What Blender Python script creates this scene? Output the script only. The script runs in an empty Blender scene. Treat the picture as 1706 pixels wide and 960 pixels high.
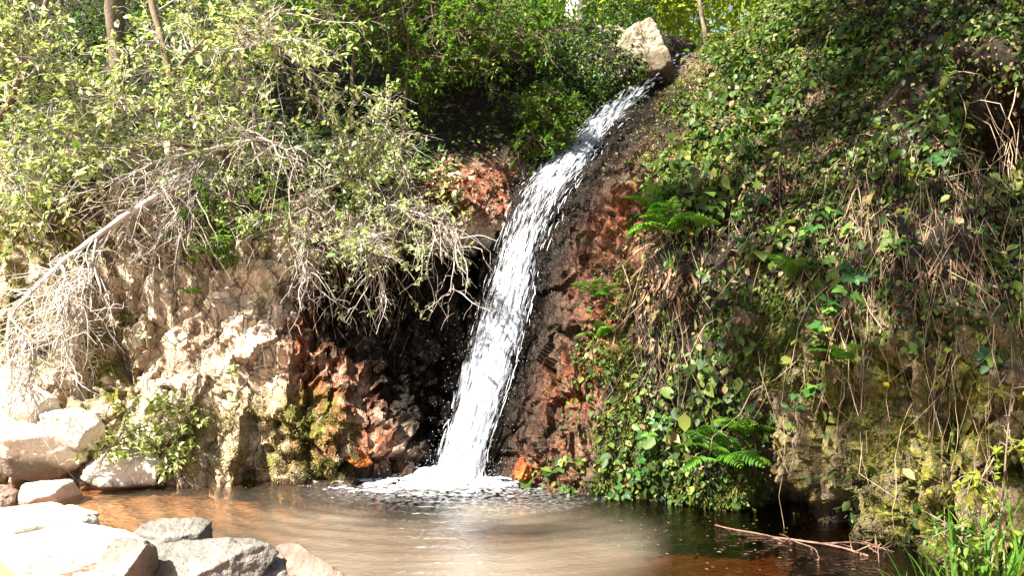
import bpy, math, random
import numpy as np
from mathutils import Matrix, Vector

# ------------------------------------------------------------------ camera, sky, sun, exposure
S = bpy.context.scene
COL = S.collection
CAM_H, F = 1.7, 1400.0                       # camera height, focal length in photo pixels (photo 1706 x 960)
cam_d = bpy.data.cameras.new('camera'); cam = bpy.data.objects.new('camera', cam_d); COL.objects.link(cam)
cam.location = (0, 0, CAM_H); cam.rotation_euler = (math.radians(90), 0, 0)
cam_d.sensor_width = 36; cam_d.lens = 36 * F / 1706; cam_d.clip_start = 0.05; cam_d.clip_end = 500
S.camera = cam

SUN_TO = np.array([-0.50, -0.42, 0.76]); SUN_TO /= np.linalg.norm(SUN_TO)
SUN_EL = math.asin(SUN_TO[2]); SUN_AZ = math.atan2(SUN_TO[0], SUN_TO[1])
W = bpy.data.worlds.new('World'); S.world = W; W.use_nodes = True
wn = W.node_tree; wn.nodes.clear()
wo = wn.nodes.new('ShaderNodeOutputWorld'); wb = wn.nodes.new('ShaderNodeBackground'); ws = wn.nodes.new('ShaderNodeTexSky')
ws.sky_type = 'NISHITA'; ws.sun_disc = False; ws.sun_elevation = SUN_EL; ws.sun_rotation = SUN_AZ
ws.dust_density = 2.0
wb.inputs[1].default_value = 0.05
wn.links.new(ws.outputs[0], wb.inputs[0]); wn.links.new(wb.outputs[0], wo.inputs[0])
sd = bpy.data.lights.new('sun', 'SUN'); sun = bpy.data.objects.new('sun', sd); COL.objects.link(sun)
sd.energy = 5.0; sd.angle = math.radians(0.6); sd.color = (1.0, 0.94, 0.84)
sun.rotation_euler = Vector(-SUN_TO).to_track_quat('-Z', 'Y').to_euler(); sun.location = (-8, -6, 14)

S.view_settings.view_transform = 'Standard'; S.view_settings.look = 'None'
S.view_settings.exposure = 2.2; S.view_settings.gamma = 1.0; S.view_settings.use_curve_mapping = False
S.render.engine = 'CYCLES'
S.cycles.max_bounces = 5; S.cycles.diffuse_bounces = 2; S.cycles.transparent_max_bounces = 16; S.cycles.transmission_bounces = 4
S.cycles.caustics_reflective = False; S.cycles.caustics_refractive = False
S.cycles.use_denoising = True; S.cycles.sample_clamp_indirect = 6.0

rng = np.random.default_rng(7); random.seed(7)

# ------------------------------------------------------------------ helpers
def at(px, py, Y):
    """World point at depth Y whose place in the photograph is (px, py)."""
    return np.array([(px - 853) / F * Y, Y, CAM_H - (py - 480) / F * Y])
def to_px(P):
    return 853 + P[..., 0] / P[..., 1] * F, 480 - (P[..., 2] - CAM_H) / P[..., 1] * F
def nrm(v):
    return v / np.maximum(np.linalg.norm(v, axis=-1, keepdims=True), 1e-9)
def sst(a, b, x):
    t = np.clip((x - a) / (b - a), 0, 1); return t * t * (3 - 2 * t)
def box(px, py, x0, x1, y0, y1, s=40):
    return sst(x0 - s, x0 + s, px) * (1 - sst(x1 - s, x1 + s, px)) * sst(y0 - s, y0 + s, py) * (1 - sst(y1 - s, y1 + s, py))
def _hash(ix, iy, iz, seed):
    h = (ix.astype(np.int64) * 374761393 + iy.astype(np.int64) * 668265263 + iz.astype(np.int64) * 2147483647 + seed * 1274126177) & 0xFFFFFFFF
    h = ((h ^ (h >> 13)) * 1274126177) & 0xFFFFFFFF
    h = ((h ^ (h >> 16)) * 2246822519) & 0xFFFFFFFF
    return ((h ^ (h >> 15)) & 0xFFFFFF) / 16777215.0
def vnoise(P, seed=0):
    i = np.floor(P).astype(np.int64); f = P - i; u = f * f * f * (f * (f * 6 - 15) + 10)
    r = 0
    for dx in (0, 1):
        for dy in (0, 1):
            for dz in (0, 1):
                w = (u[..., 0] if dx else 1 - u[..., 0]) * (u[..., 1] if dy else 1 - u[..., 1]) * (u[..., 2] if dz else 1 - u[..., 2])
                r = r + w * _hash(i[..., 0] + dx, i[..., 1] + dy, i[..., 2] + dz, seed)
    return r * 2 - 1
def fbm(P, sc, octv=4, seed=0, gain=0.5):
    P = P * np.asarray(sc, float); r = 0; a = 1; n = 0
    for k in range(octv):
        r = r + a * vnoise(P + 17.3 * k, seed + k); n += a; a *= gain; P = P * 2.03
    return r / n
def worley(P, sc, seed=0):
    """faceted blocks: returns per point a block height, tilt offset and edge distance"""
    P = P * np.asarray(sc, float); i = np.floor(P).astype(np.int64)
    f1 = np.full(P.shape[:-1], 9.); f2 = f1.copy(); best = np.zeros(P.shape); cid = np.zeros(P.shape[:-1])
    for dx in (-1, 0, 1):
        for dy in (-1, 0, 1):
            for dz in (-1, 0, 1):
                c = i + np.array([dx, dy, dz])
                o = np.stack([_hash(c[..., 0], c[..., 1], c[..., 2], seed + k) for k in range(3)], -1)
                d = P - (c + o); dist = np.linalg.norm(d, axis=-1)
                m = dist < f1
                f2 = np.where(m, f1, np.minimum(f2, dist))
                f1 = np.where(m, dist, f1); best = np.where(m[..., None], d, best)
                cid = np.where(m, _hash(c[..., 0], c[..., 1], c[..., 2], seed + 9), cid)
    a = cid * 50.0
    tilt = np.stack([np.sin(a * 3.1), np.sin(a * 5.7 + 1), np.sin(a * 7.9 + 2)], -1)
    return cid * 2 - 1, (best * tilt).sum(-1), f2 - f1

def new_mesh(name, V, F_, attrs=None, smooth=True):
    """V (N,3); F_ array (M,k) or list of such arrays; attrs {name: per-vertex float}"""
    me = bpy.data.meshes.new(name)
    Fs = F_ if isinstance(F_, list) else [F_]
    V = np.ascontiguousarray(V, np.float32)
    me.vertices.add(len(V)); me.vertices.foreach_set('co', V.ravel())
    nl = sum(f.size for f in Fs); npol = sum(len(f) for f in Fs)
    me.loops.add(nl); me.loops.foreach_set('vertex_index', np.concatenate([f.ravel() for f in Fs]).astype(np.int32))
    tot = np.concatenate([np.full(len(f), f.shape[1], np.int32) for f in Fs]); st = np.concatenate([[0], np.cumsum(tot)[:-1]]).astype(np.int32)
    me.polygons.add(npol); me.polygons.foreach_set('loop_start', st); me.polygons.foreach_set('loop_total', tot)
    me.polygons.foreach_set('use_smooth', np.full(npol, smooth))
    for k, v in (attrs or {}).items():
        a = me.attributes.new(k, 'FLOAT', 'POINT'); a.data.foreach_set('value', np.ascontiguousarray(v, np.float32).ravel())
    me.update(calc_edges=True); me.validate()
    return me
def obj(name, me, mat=None, parent=None, **kw):
    o = bpy.data.objects.new(name, me); COL.objects.link(o)
    if mat and me is not None and len(me.materials) == 0: me.materials.append(mat)
    if parent is not None: o.parent = parent
    for k, v in kw.items(): o[k] = v
    return o
def thing(name, loc, label, category, group=None, rz=0):
    o = bpy.data.objects.new(name, None); COL.objects.link(o); o.empty_display_size = 0.1
    o.location = loc; o.rotation_euler[2] = rz; o['label'] = label; o['category'] = category
    if group: o['group'] = group
    return o
def adopt(o, parent):
    """make a mesh built in world coordinates a child of an Empty that stands elsewhere"""
    o.parent = parent; o.matrix_parent_inverse = Matrix.Translation(-Vector(parent.location)); return o

def catmull(P, n):
    P = np.asarray(P, float); k = len(P)
    Q = np.concatenate([[2 * P[0] - P[1]], P, [2 * P[-1] - P[-2]]])
    t = np.linspace(0, k - 1, n); i = np.minimum(t.astype(int), k - 2); f = (t - i).reshape((-1,) + (1,) * (P.ndim - 1))
    p0, p1, p2, p3 = Q[i], Q[i + 1], Q[i + 2], Q[i + 3]
    return 0.5 * (2 * p1 + (p2 - p0) * f + (2 * p0 - 5 * p1 + 4 * p2 - p3) * f ** 2 + (3 * p1 - p0 - 3 * p2 + p3) * f ** 3)
def loft(ribs, nu, nv):
    R = np.array([[at(*p) for p in r] for r in ribs])
    R = np.stack([catmull(r, nv) for r in R])
    return catmull(R, nu)                                       # (nu, nv, 3)
def grid_normals(G):
    return nrm(np.cross(np.gradient(G, axis=0), np.gradient(G, axis=1)))
def grid_faces(nu, nv):
    i = np.arange(nu * nv).reshape(nu, nv)
    return np.stack([i[:-1, :-1].ravel(), i[1:, :-1].ravel(), i[1:, 1:].ravel(), i[:-1, 1:].ravel()], 1)

def tubes(P, R, sides=4):
    """P (K,N,3) polylines with radii R (K,N) -> one mesh's V, F"""
    K, N, _ = P.shape
    T = nrm(np.gradient(P, axis=1)); m = nrm(P[:, -1] - P[:, 0])
    ref = np.where(np.abs(m[:, 2:3]) > 0.8, np.array([[1., 0, 0]]), np.array([[0, 0, 1.]]))[:, None, :]
    n1 = nrm(np.cross(T, ref)); n2 = np.cross(T, n1)
    a = np.arange(sides) / sides * 2 * np.pi
    V = P[:, :, None] + R[:, :, None, None] * (np.cos(a)[None, None, :, None] * n1[:, :, None] + np.sin(a)[None, None, :, None] * n2[:, :, None])
    i = np.arange(K * N * sides).reshape(K, N, sides); j = np.roll(i, -1, 2)
    Fc = np.stack([i[:, :-1].ravel(), j[:, :-1].ravel(), j[:, 1:].ravel(), i[:, 1:].ravel()], 1)
    return V.reshape(-1, 3), Fc
def tube_mesh(name, P, r0, r1, sides=7, n=None, wob=0.0):
    P = np.asarray(P, float)
    if n: P = catmull(P, n)
    if wob: P = P + wob * np.stack([fbm(P, 3, 2, s) for s in (1, 2, 3)], -1)
    t = np.linspace(0, 1, len(P)); R = r0 + (r1 - r0) * t
    R = R * (1 + 0.12 * np.sin(np.arange(len(P)) * 2.3))
    V, Fc = tubes(P[None], R[None], sides)
    return new_mesh(name, V, Fc)
def wander(S0, D, L, N, wig=0.25, droop=0.0):
    """K wiggly paths from S0 along D of length L"""
    K = len(S0); t = np.linspace(0, 1, N)
    step = D[:, None, :] + wig * np.cumsum(rng.normal(size=(K, N, 3)), 1) / math.sqrt(N) * 1.6
    step = nrm(step); step[:, 0] = 0
    P = S0[:, None] + np.cumsum(step, 1) * (L[:, None, None] / (N - 1))
    P[..., 2] -= droop * L[:, None] * t[None] ** 2
    return P
LEAF = np.array([[0, 0, 0], [.28, .42, .06], [.66, .38, .05], [1, 0, -.12], [.66, -.38, .05], [.28, -.42, .06]])
LF = np.array([[0, 3, 2, 1], [0, 5, 4, 3]])
def leaves(P, D, N, L, Wd, rnd=None):
    """leaf blades at P pointing along D with upper side N, lengths L and widths Wd -> V, F, attrs"""
    K = len(P); D = nrm(D); B = nrm(np.cross(N, D)); N = np.cross(D, B)
    L = np.broadcast_to(L, (K,)); Wd = np.broadcast_to(Wd, (K,))
    V = P[:, None] + LEAF[None, :, 0:1] * (D * L[:, None])[:, None] + LEAF[None, :, 1:2] * (B * Wd[:, None])[:, None] + LEAF[None, :, 2:3] * (N * L[:, None])[:, None]
    Fc = (LF[None] + 6 * np.arange(K)[:, None, None]).reshape(-1, 4)
    if rnd is None: rnd = rng.random(K)
    return V.reshape(-1, 3), Fc, np.repeat(rnd, 6)
def join(parts):
    Vs, Fs, As, o = [], [], [], 0
    for V, Fc, a in parts:
        Vs.append(V); Fs.append(Fc + o); As.append(a); o += len(V)
    return np.concatenate(Vs), np.concatenate(Fs), np.concatenate(As)
def rdir(k, up=0.0):
    d = rng.normal(size=(k, 3)); d[:, 2] += up; return nrm(d)

# ------------------------------------------------------------------ materials
class M:
    def __init__(s, name):
        s.m = bpy.data.materials.new(name); s.m.use_nodes = True; s.t = s.m.node_tree; s.t.nodes.clear()
        s.out = s.n('ShaderNodeOutputMaterial')
    def n(s, typ, **kw):
        nd = s.t.nodes.new(typ)
        for k, v in kw.items(): setattr(nd, k, v)
        return nd
    def set(s, nd, key, v):
        if isinstance(v, bpy.types.NodeSocket): s.t.links.new(v, nd.inputs[key])
        elif isinstance(v, (tuple, list)) and len(v) == 3 and nd.inputs[key].type == 'RGBA': nd.inputs[key].default_value = (*v, 1)
        else: nd.inputs[key].default_value = v
    def coord(s): return s.n('ShaderNodeTexCoord').outputs['Object']
    def mapping(s, sc, vec=None):
        nd = s.n('ShaderNodeMapping'); s.set(nd, 'Vector', vec or s.coord()); nd.inputs['Scale'].default_value = sc; return nd.outputs[0]
    def noise(s, scale, detail=5, vec=None, rough=0.55, dist=0.0):
        nd = s.n('ShaderNodeTexNoise'); s.set(nd, 'Vector', vec or s.coord()); nd.inputs['Scale'].default_value = scale
        nd.inputs['Detail'].default_value = detail; nd.inputs['Roughness'].default_value = rough; nd.inputs['Distortion'].default_value = dist
        return nd.outputs['Fac']
    def voro(s, scale, vec=None, feature='DISTANCE_TO_EDGE'):
        nd = s.n('ShaderNodeTexVoronoi', feature=feature); s.set(nd, 'Vector', vec or s.coord()); nd.inputs['Scale'].default_value = scale
        return nd.outputs['Distance']
    def attr(s, name): return s.n('ShaderNodeAttribute', attribute_name=name).outputs['Fac']
    def rnd(s): return s.n('ShaderNodeObjectInfo').outputs['Random']
    def ramp(s, fac, stops, interp='LINEAR'):
        nd = s.n('ShaderNodeValToRGB'); s.set(nd, 'Fac', fac); r = nd.color_ramp; r.interpolation = interp
        while len(r.elements) < len(stops): r.elements.new(0.5)
        for e, (p, c) in zip(r.elements, stops): e.position = p; e.color = (*c, 1) if len(c) == 3 else c
        return nd.outputs['Color']
    def math(s, op, a, b=0.5, clamp=False):
        nd = s.n('ShaderNodeMath', operation=op, use_clamp=clamp); s.set(nd, 0, a); s.set(nd, 1, b); return nd.outputs[0]
    def map(s, v, a, b, c=0.0, d=1.0):
        nd = s.n('ShaderNodeMapRange'); s.set(nd, 0, v)
        for k, x in zip((1, 2, 3, 4), (a, b, c, d)): nd.inputs[k].default_value = x
        return nd.outputs[0]
    def mix(s, f, a, b, blend='MIX'):
        nd = s.n('ShaderNodeMix', data_type='RGBA', blend_type=blend); s.set(nd, 0, f); s.set(nd, 6, a); s.set(nd, 7, b); return nd.outputs[2]
    def bump(s, h, strength=0.5, dist=0.02, normal=None):
        nd = s.n('ShaderNodeBump'); s.set(nd, 'Height', h); s.set(nd, 'Strength', strength); nd.inputs['Distance'].default_value = dist
        if normal is not None: s.set(nd, 'Normal', normal)
        return nd.outputs[0]
    def bsdf(s, color, rough=0.8, normal=None, spec=0.3, trans=None, tfac=0.35):
        p = s.n('ShaderNodeBsdfPrincipled'); s.set(p, 'Base Color', color); s.set(p, 'Roughness', rough); s.set(p, 'Specular IOR Level', spec)
        if normal is not None: s.set(p, 'Normal', normal)
        sh = p.outputs[0]
        if trans is not None:
            t = s.n('ShaderNodeBsdfTranslucent'); s.set(t, 'Color', trans); x = s.n('ShaderNodeMixShader'); x.inputs[0].default_value = tfac
            s.t.links.new(sh, x.inputs[1]); s.t.links.new(t.outputs[0], x.inputs[2]); sh = x.outputs[0]
        s.t.links.new(sh, s.out.inputs[0]); return s.m

def leaf_mat(name, stops, rough=0.5, tfac=0.35, tgain=1.25):
    m = M(name); nz = m.noise(35, 2)
    f = m.math('ADD', m.attr('rnd'), m.math('MULTIPLY', m.math('SUBTRACT', nz, 0.5), 0.15), True)
    c = m.ramp(f, stops)
    tc = m.mix(1.0, c, (tgain * 1.05, tgain * 1.15, tgain * 0.6), 'MULTIPLY')
    return m.bsdf(c, rough, spec=0.35, trans=tc, tfac=tfac)
def leaf_part_mat(name, stops, tfac=0.35):
    m = M(name); f = m.math('ADD', m.rnd(), m.math('MULTIPLY', m.math('SUBTRACT', m.noise(30, 3), 0.5), 0.2), True)
    c = m.ramp(f, stops); tc = m.mix(1.0, c, (1.3, 1.4, 0.7), 'MULTIPLY')
    return m.bsdf(c, 0.45, spec=0.4, trans=tc, tfac=tfac)

GREENS = [(0, (.024, .062, .010)), (.35, (.058, .13, .018)), (.7, (.12, .21, .026)), (1, (.24, .31, .045))]
M_ivy = leaf_mat('ivy leaf', [(0, (.014, .034, .008)), (.35, (.042, .085, .014)), (.62, (.095, .155, .024)), (.84, (.21, .24, .045)), (1, (.28, .19, .09))])
M_shrub = leaf_mat('shrub leaf', [(0, (.030, .065, .014)), (.22, (.12, .19, .036)), (.48, (.36, .41, .15)), (.72, (.60, .60, .38)), (1, (.78, .77, .64))], 0.30)  # palest leaves have sun glare painted into their colour
M_pale = leaf_mat('pale sunlit leaf', [(0, (.16, .24, .04)), (.5, (.42, .47, .16)), (1, (.75, .74, .50))], 0.35)  # lighter leaf copy, sunlight on the clump put into its colour
M_green = leaf_mat('sapling leaf', GREENS, 0.45, 0.4)
M_dark = leaf_mat('undergrowth and shade leaf', [(0, (.012, .03, .008)), (.5, (.03, .07, .014)), (1, (.07, .12, .025))])  # dark undergrowth tone, also paints shade into the trees behind the shrubs
M_bright = leaf_mat('woodland leaf', [(0, (.11, .17, .018)), (.5, (.25, .32, .035)), (1, (.48, .46, .09))], 0.5, 0.5, 1.4)
M_dead = leaf_mat('dead leaf', [(0, (.06, .035, .02)), (.4, (.17, .10, .055)), (.75, (.30, .19, .11)), (1, (.48, .36, .24))], 0.75, 0.15)
M_moss = leaf_mat('moss', [(0, (.03, .045, .008)), (.5, (.085, .10, .014)), (1, (.20, .19, .03))], 0.85, 0.25)
M_drymoss = leaf_mat('dry moss', [(0, (.12, .095, .035)), (.5, (.30, .24, .085)), (1, (.52, .43, .20))], 0.85, 0.3)
M_fern = leaf_part_mat('fern frond', [(0, (.05, .15, .02)), (.5, (.10, .24, .025)), (1, (.18, .32, .04))], 0.4)
M_bramble = leaf_part_mat('bramble leaf', [(0, (.018, .06, .018)), (.5, (.04, .12, .025)), (.85, (.08, .19, .03)), (1, (.20, .30, .05))])
M_shrubpart = leaf_part_mat('large shrub leaf', [(0, (.12, .22, .05)), (.5, (.38, .44, .18)), (1, (.75, .75, .55))])  # pale end carries the same painted glare as the small leaves
M_grass = leaf_part_mat('grass blade', [(0, (.04, .13, .015)), (.5, (.09, .22, .02)), (1, (.24, .30, .05))])

def bark(name, c1, c2, sc=14):
    m = M(name); v = m.mapping((1, 1, .35)); nz = m.noise(sc, 6, v)
    c = m.ramp(nz, [(.3, c1), (.7, c2)])
    return m.bsdf(c, 0.85, m.bump(m.noise(sc * 4, 4, v), .6, .01))
M_bark = bark('bark', (.09, .065, .04), (.26, .20, .13))
M_barkpale = bark('sunlit pale bark', (.36, .32, .27), (.64, .58, .51))
M_twig = bark('grey twig', (.15, .12, .10), (.55, .48, .42), 9)
M_vine = bark('dry vine', (.20, .13, .08), (.55, .42, .28), 20)
M_stem = bark('green stem', (.07, .09, .02), (.16, .17, .05), 20)
M_drift = bark('driftwood', (.09, .05, .035), (.30, .18, .125), 20)

def cliff_mat(name, pale, mid, dark, dk=.75):
    m = M(name)
    n1 = m.noise(1.6, 6, dist=.6); n2 = m.noise(9, 7, m.mapping((1, 1, .45))); n3 = m.noise(48, 5)
    base = m.ramp(n1, [(.28, dark), (.48, mid), (.68, pale)])
    base = m.mix(m.map(n2, .45, .75, 0, dk), base, dark)
    base = m.mix(m.map(n3, .4, .7, 0, .35), base, pale)
    nc = m.n('ShaderNodeTexNoise'); m.set(nc, 'Vector', m.coord()); nc.inputs['Scale'].default_value = 3.5; nc.inputs['Detail'].default_value = 5
    vm = m.n('ShaderNodeVectorMath', operation='MULTIPLY_ADD'); m.set(vm, 0, nc.outputs['Color']); vm.inputs[1].default_value = (.30, .30, .30); m.set(vm, 2, m.coord())
    cr = m.map(m.voro(4.6, m.mapping((1, 1, .42), vm.outputs[0])), 0.0, .035, 1, 0); cr2 = m.map(m.voro(13, m.mapping((1, 1, .6), vm.outputs[0])), 0.0, .04, 1, 0)
    base = m.mix(m.math('MULTIPLY', cr, .8), base, (.03, .02, .014)); base = m.mix(m.math('MULTIPLY', cr2, .45), base, (.05, .034, .022))
    rust = m.ramp(m.noise(17, 8, rough=.72), [(.32, (.018, .008, .005)), (.48, (.12, .038, .018)), (.6, (.30, .10, .045)), (.72, (.55, .30, .20))])
    base = m.mix(m.math('MULTIPLY', m.attr('rust'), m.map(m.noise(6, 5), .30, .48), True), base, rust)
    moss = m.ramp(m.noise(22, 7, rough=.65), [(.32, (.02, .024, .005)), (.5, (.10, .10, .014)), (.68, (.27, .22, .03))])
    base = m.mix(m.math('MULTIPLY', m.attr('moss'), m.map(m.noise(5, 6), .32, .54), True), base, moss)
    soil = m.ramp(m.noise(18, 7, rough=.7), [(.35, (.006, .005, .003)), (.55, (.022, .016, .009)), (.75, (.085, .058, .032))])
    base = m.mix(m.attr('soil'), base, soil)
    wet_shade = m.ramp(m.noise(16, 7, rough=.7), [(.35, (.007, .006, .005)), (.55, (.020, .015, .011)), (.75, (.07, .042, .028))])  # dark tone of wet rock, also carries the painted recess shade
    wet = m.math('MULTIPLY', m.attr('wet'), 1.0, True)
    base = m.mix(wet, base, wet_shade)
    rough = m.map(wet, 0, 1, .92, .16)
    h = m.math('SUBTRACT', m.math('ADD', m.math('MULTIPLY', n2, .6), m.math('MULTIPLY', n3, .35)), m.math('ADD', m.math('MULTIPLY', cr, .5), m.math('MULTIPLY', cr2, .25)))
    nr = m.bump(h, .75, .05); nr = m.bump(m.noise(90, 4), m.map(wet, 0, 1, .6, 1.0), .012, nr)
    return m.bsdf(base, rough, nr, spec=m.map(wet, 0, 1, .25, .12))
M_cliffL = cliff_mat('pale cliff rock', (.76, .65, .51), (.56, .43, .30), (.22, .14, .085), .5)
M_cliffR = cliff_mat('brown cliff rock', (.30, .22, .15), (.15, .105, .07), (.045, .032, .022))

def stone_mat(name, c1, c2, c3, spot=.3):
    m = M(name); n1 = m.noise(4, 6); n2 = m.noise(26, 6)
    c = m.ramp(n1, [(.3, c1), (.5, c2), (.72, c3)])
    c = m.mix(m.map(n2, .55, .75, 0, spot), c, tuple(x * .35 for x in c1))
    crk = m.map(m.voro(3.2, m.mapping((1, 1.6, .6))), 0, .012, 1, 0)
    c = m.mix(m.math('MULTIPLY', crk, .12), c, tuple(x * .25 for x in c1))
    sz = m.n('ShaderNodeSeparateXYZ'); m.set(sz, 0, m.coord()); low = m.map(m.math('ADD', sz.outputs[2], m.math('MULTIPLY', m.math('SUBTRACT', n1, .5), .25)), -.13, -.05, 1, 0)
    c = m.mix(m.math('MULTIPLY', low, .75), c, (.075, .055, .032))                 # silt and algae line at the foot
    nr = m.bump(m.math('ADD', n2, m.math('MULTIPLY', n1, 2)), .8, .035); nr = m.bump(m.noise(110, 5), .6, .008, nr)
    return m.bsdf(c, .85, nr)
M_tan = stone_mat('tan stone', (.20, .16, .11), (.34, .28, .20), (.48, .41, .31), .5)
M_white = stone_mat('pale limestone', (.54, .46, .36), (.68, .60, .49), (.78, .71, .60))
M_grey = stone_mat('grey stone', (.10, .092, .080), (.19, .172, .148), (.34, .30, .255), .7)
M_brown = stone_mat('reddish stone', (.13, .075, .055), (.23, .15, .115), (.36, .26, .205), .4)
M_orange = stone_mat('orange iron stained stone', (.06, .016, .007), (.24, .055, .012), (.52, .17, .04), .7)

# ------------------------------------------------------------------ pool bed and water
def bed_z(x, y):
    d = 0.42 - 0.05 * fbm(np.stack([x, y, 0 * x], -1), .8, 4, 3)
    z = -0.40 + 0 * x
    z = z + 0.33 * sst(-1.0, -2.9, x)                                     # shallow on the left
    near = sst(5.6, 4.5, y + 0.18 * (x + 2.0) * (x < 6))                  # near bank, closer on the right
    z = z + near * (0.20 + 0.03 * sst(-1.0, -2.6, x))
    z = z + 0.30 * sst(-4.2, -5.8, x)
    z = z + 0.5 * sst(3.6, 2.2, y) + .05 * fbm(np.stack([x, y, 0 * x], -1), 1.7, 4, 5)
    z = z + 0.9 * sst(2.7, 3.6, x) * sst(5.2, 4.4, y)
    return z
gx, gy = np.meshgrid(np.linspace(-9, 9, 260), np.linspace(-3, 9, 200), indexing='ij')
G = np.stack([gx, gy, bed_z(gx, gy)], -1)
m = M('pool bed'); n1 = m.noise(1.3, 6); n2 = m.noise(16, 6)
c = m.ramp(n1, [(.3, (.21, .10, .045)), (.5, (.44, .25, .12)), (.7, (.64, .44, .26))])
c = m.mix(m.map(m.voro(11, feature='F1'), .1, .5, .55, 0), c, (.12, .08, .05)); c = m.mix(m.map(n2, .5, .8, 0, .6), c, (.55, .36, .20))
M_bed = m.bsdf(c, .9, m.bump(n2, .6, .03))
obj('pool_bed', new_mesh('pool_bed', G.reshape(-1, 3), grid_faces(260, 200)), M_bed, kind='structure', label='orange brown stream bed under the shallow pool', category='stream bed')

FALL = [(1150, 100, 11.5, 46), (1100, 132, 10.8, 44), (1060, 163, 10.25, 34), (1006, 213, 9.65, 33), (968, 256, 9.2, 37), (938, 291, 8.85, 43),
        (906, 335, 8.52, 48), (884, 380, 8.32, 45), (863, 440, 8.12, 42), (847, 500, 7.97, 43), (833, 560, 7.83, 44), (816, 620, 7.7, 43), (795, 690, 7.58, 41), (776, 750, 7.48, 40), (766, 812, 7.38, 41)]
BASE = at(766, 800, 7.42)
gx, gy = np.meshgrid(np.linspace(-6.5, 5.5, 600), np.linspace(3.2, 8.6, 330), indexing='ij')
P2 = np.stack([gx, gy, 0 * gx], -1); r = np.hypot((gx - BASE[0]) * 0.8, gy - BASE[1])
wz = 0.014 * np.sin(r * 34 + 2.5 * fbm(P2, 2.2, 3, 11)) * np.exp(-r * .9) + .006 * fbm(P2, (5, 9, 1), 4, 12) * (0.4 + np.exp(-r * .6)) + .04 * fbm(P2, 13, 3, 14) * np.exp(-r * 2.0)
ppx, ppy = to_px(np.stack([gx, gy, wz], -1))
nz = fbm(P2, (.9, 1.4, 1), 4, 21)
cloudy = np.clip(sst(380, 560, ppx) * sst(1150, 880, ppx + 120 * nz) * sst(835, 900, ppy + 25 * nz) * (.62 + .5 * nz) + .55 * box(ppx, ppy, 980, 1090, 890, 940, 40) * (.6 + nz) + .25 * box(ppx, ppy, 200, 600, 820, 960, 60), 0, 1)  # pale cloudy tone laid over the middle of the pool
foamy = np.clip(np.exp(-r * 3.6) * 1.6 + .2 * nz * np.exp(-r), 0, 1) * (r < 1.2)
m = M('pool water')
bp = m.bump(m.noise(16, 4, m.mapping((1, 1.7, 1))), .40, .03); bp = m.bump(m.noise(55, 3, m.mapping((1, 1.9, 1))), .25, .008, bp)
tr = m.n('ShaderNodeBsdfTransparent'); m.set(tr, 0, m.mix(m.attr('deep'), (.90, .76, .60), (.34, .21, .12)))
gl = m.n('ShaderNodeBsdfGlossy'); gl.inputs['Roughness'].default_value = .04; m.set(gl, 'Normal', bp)
df = m.n('ShaderNodeBsdfDiffuse'); df.inputs[0].default_value = (.33, .275, .205, 1)
wh = m.n('ShaderNodeBsdfDiffuse'); wh.inputs[0].default_value = (.85, .85, .84, 1)
fr = m.n('ShaderNodeFresnel'); fr.inputs['IOR'].default_value = 1.4; m.set(fr, 'Normal', bp)
def mixs(m, f, a, b):
    x = m.n('ShaderNodeMixShader'); m.set(x, 0, f); m.t.links.new(a, x.inputs[1]); m.t.links.new(b, x.inputs[2]); return x.outputs[0]
sh = mixs(m, m.math('MULTIPLY', m.attr('cloudy'), .68), tr.outputs[0], df.outputs[0])
sh = mixs(m, m.math('MULTIPLY', fr.outputs[0], 1.3, True), sh, gl.outputs[0])
ff = m.math('MULTIPLY', m.map(m.noise(22, 5, m.mapping((1, 1.5, 1)), .65), .45, .62), m.attr('foamy'))
ff2 = m.math('ADD', ff, m.map(m.attr('foamy'), .55, .95), True)
sh = mixs(m, ff2, sh, wh.outputs[0])
m.t.links.new(sh, m.out.inputs[0]); M_water = m.m
obj('pool_water', new_mesh('pool_water', np.stack([gx, gy, wz], -1).reshape(-1, 3), grid_faces(600, 330), {'cloudy': cloudy, 'foamy': foamy, 'deep': sst(-.05, -.42, bed_z(gx, gy))}), M_water,
    kind='structure', label='brown rippled pool below the waterfall, milky in the middle', category='pool')

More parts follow.
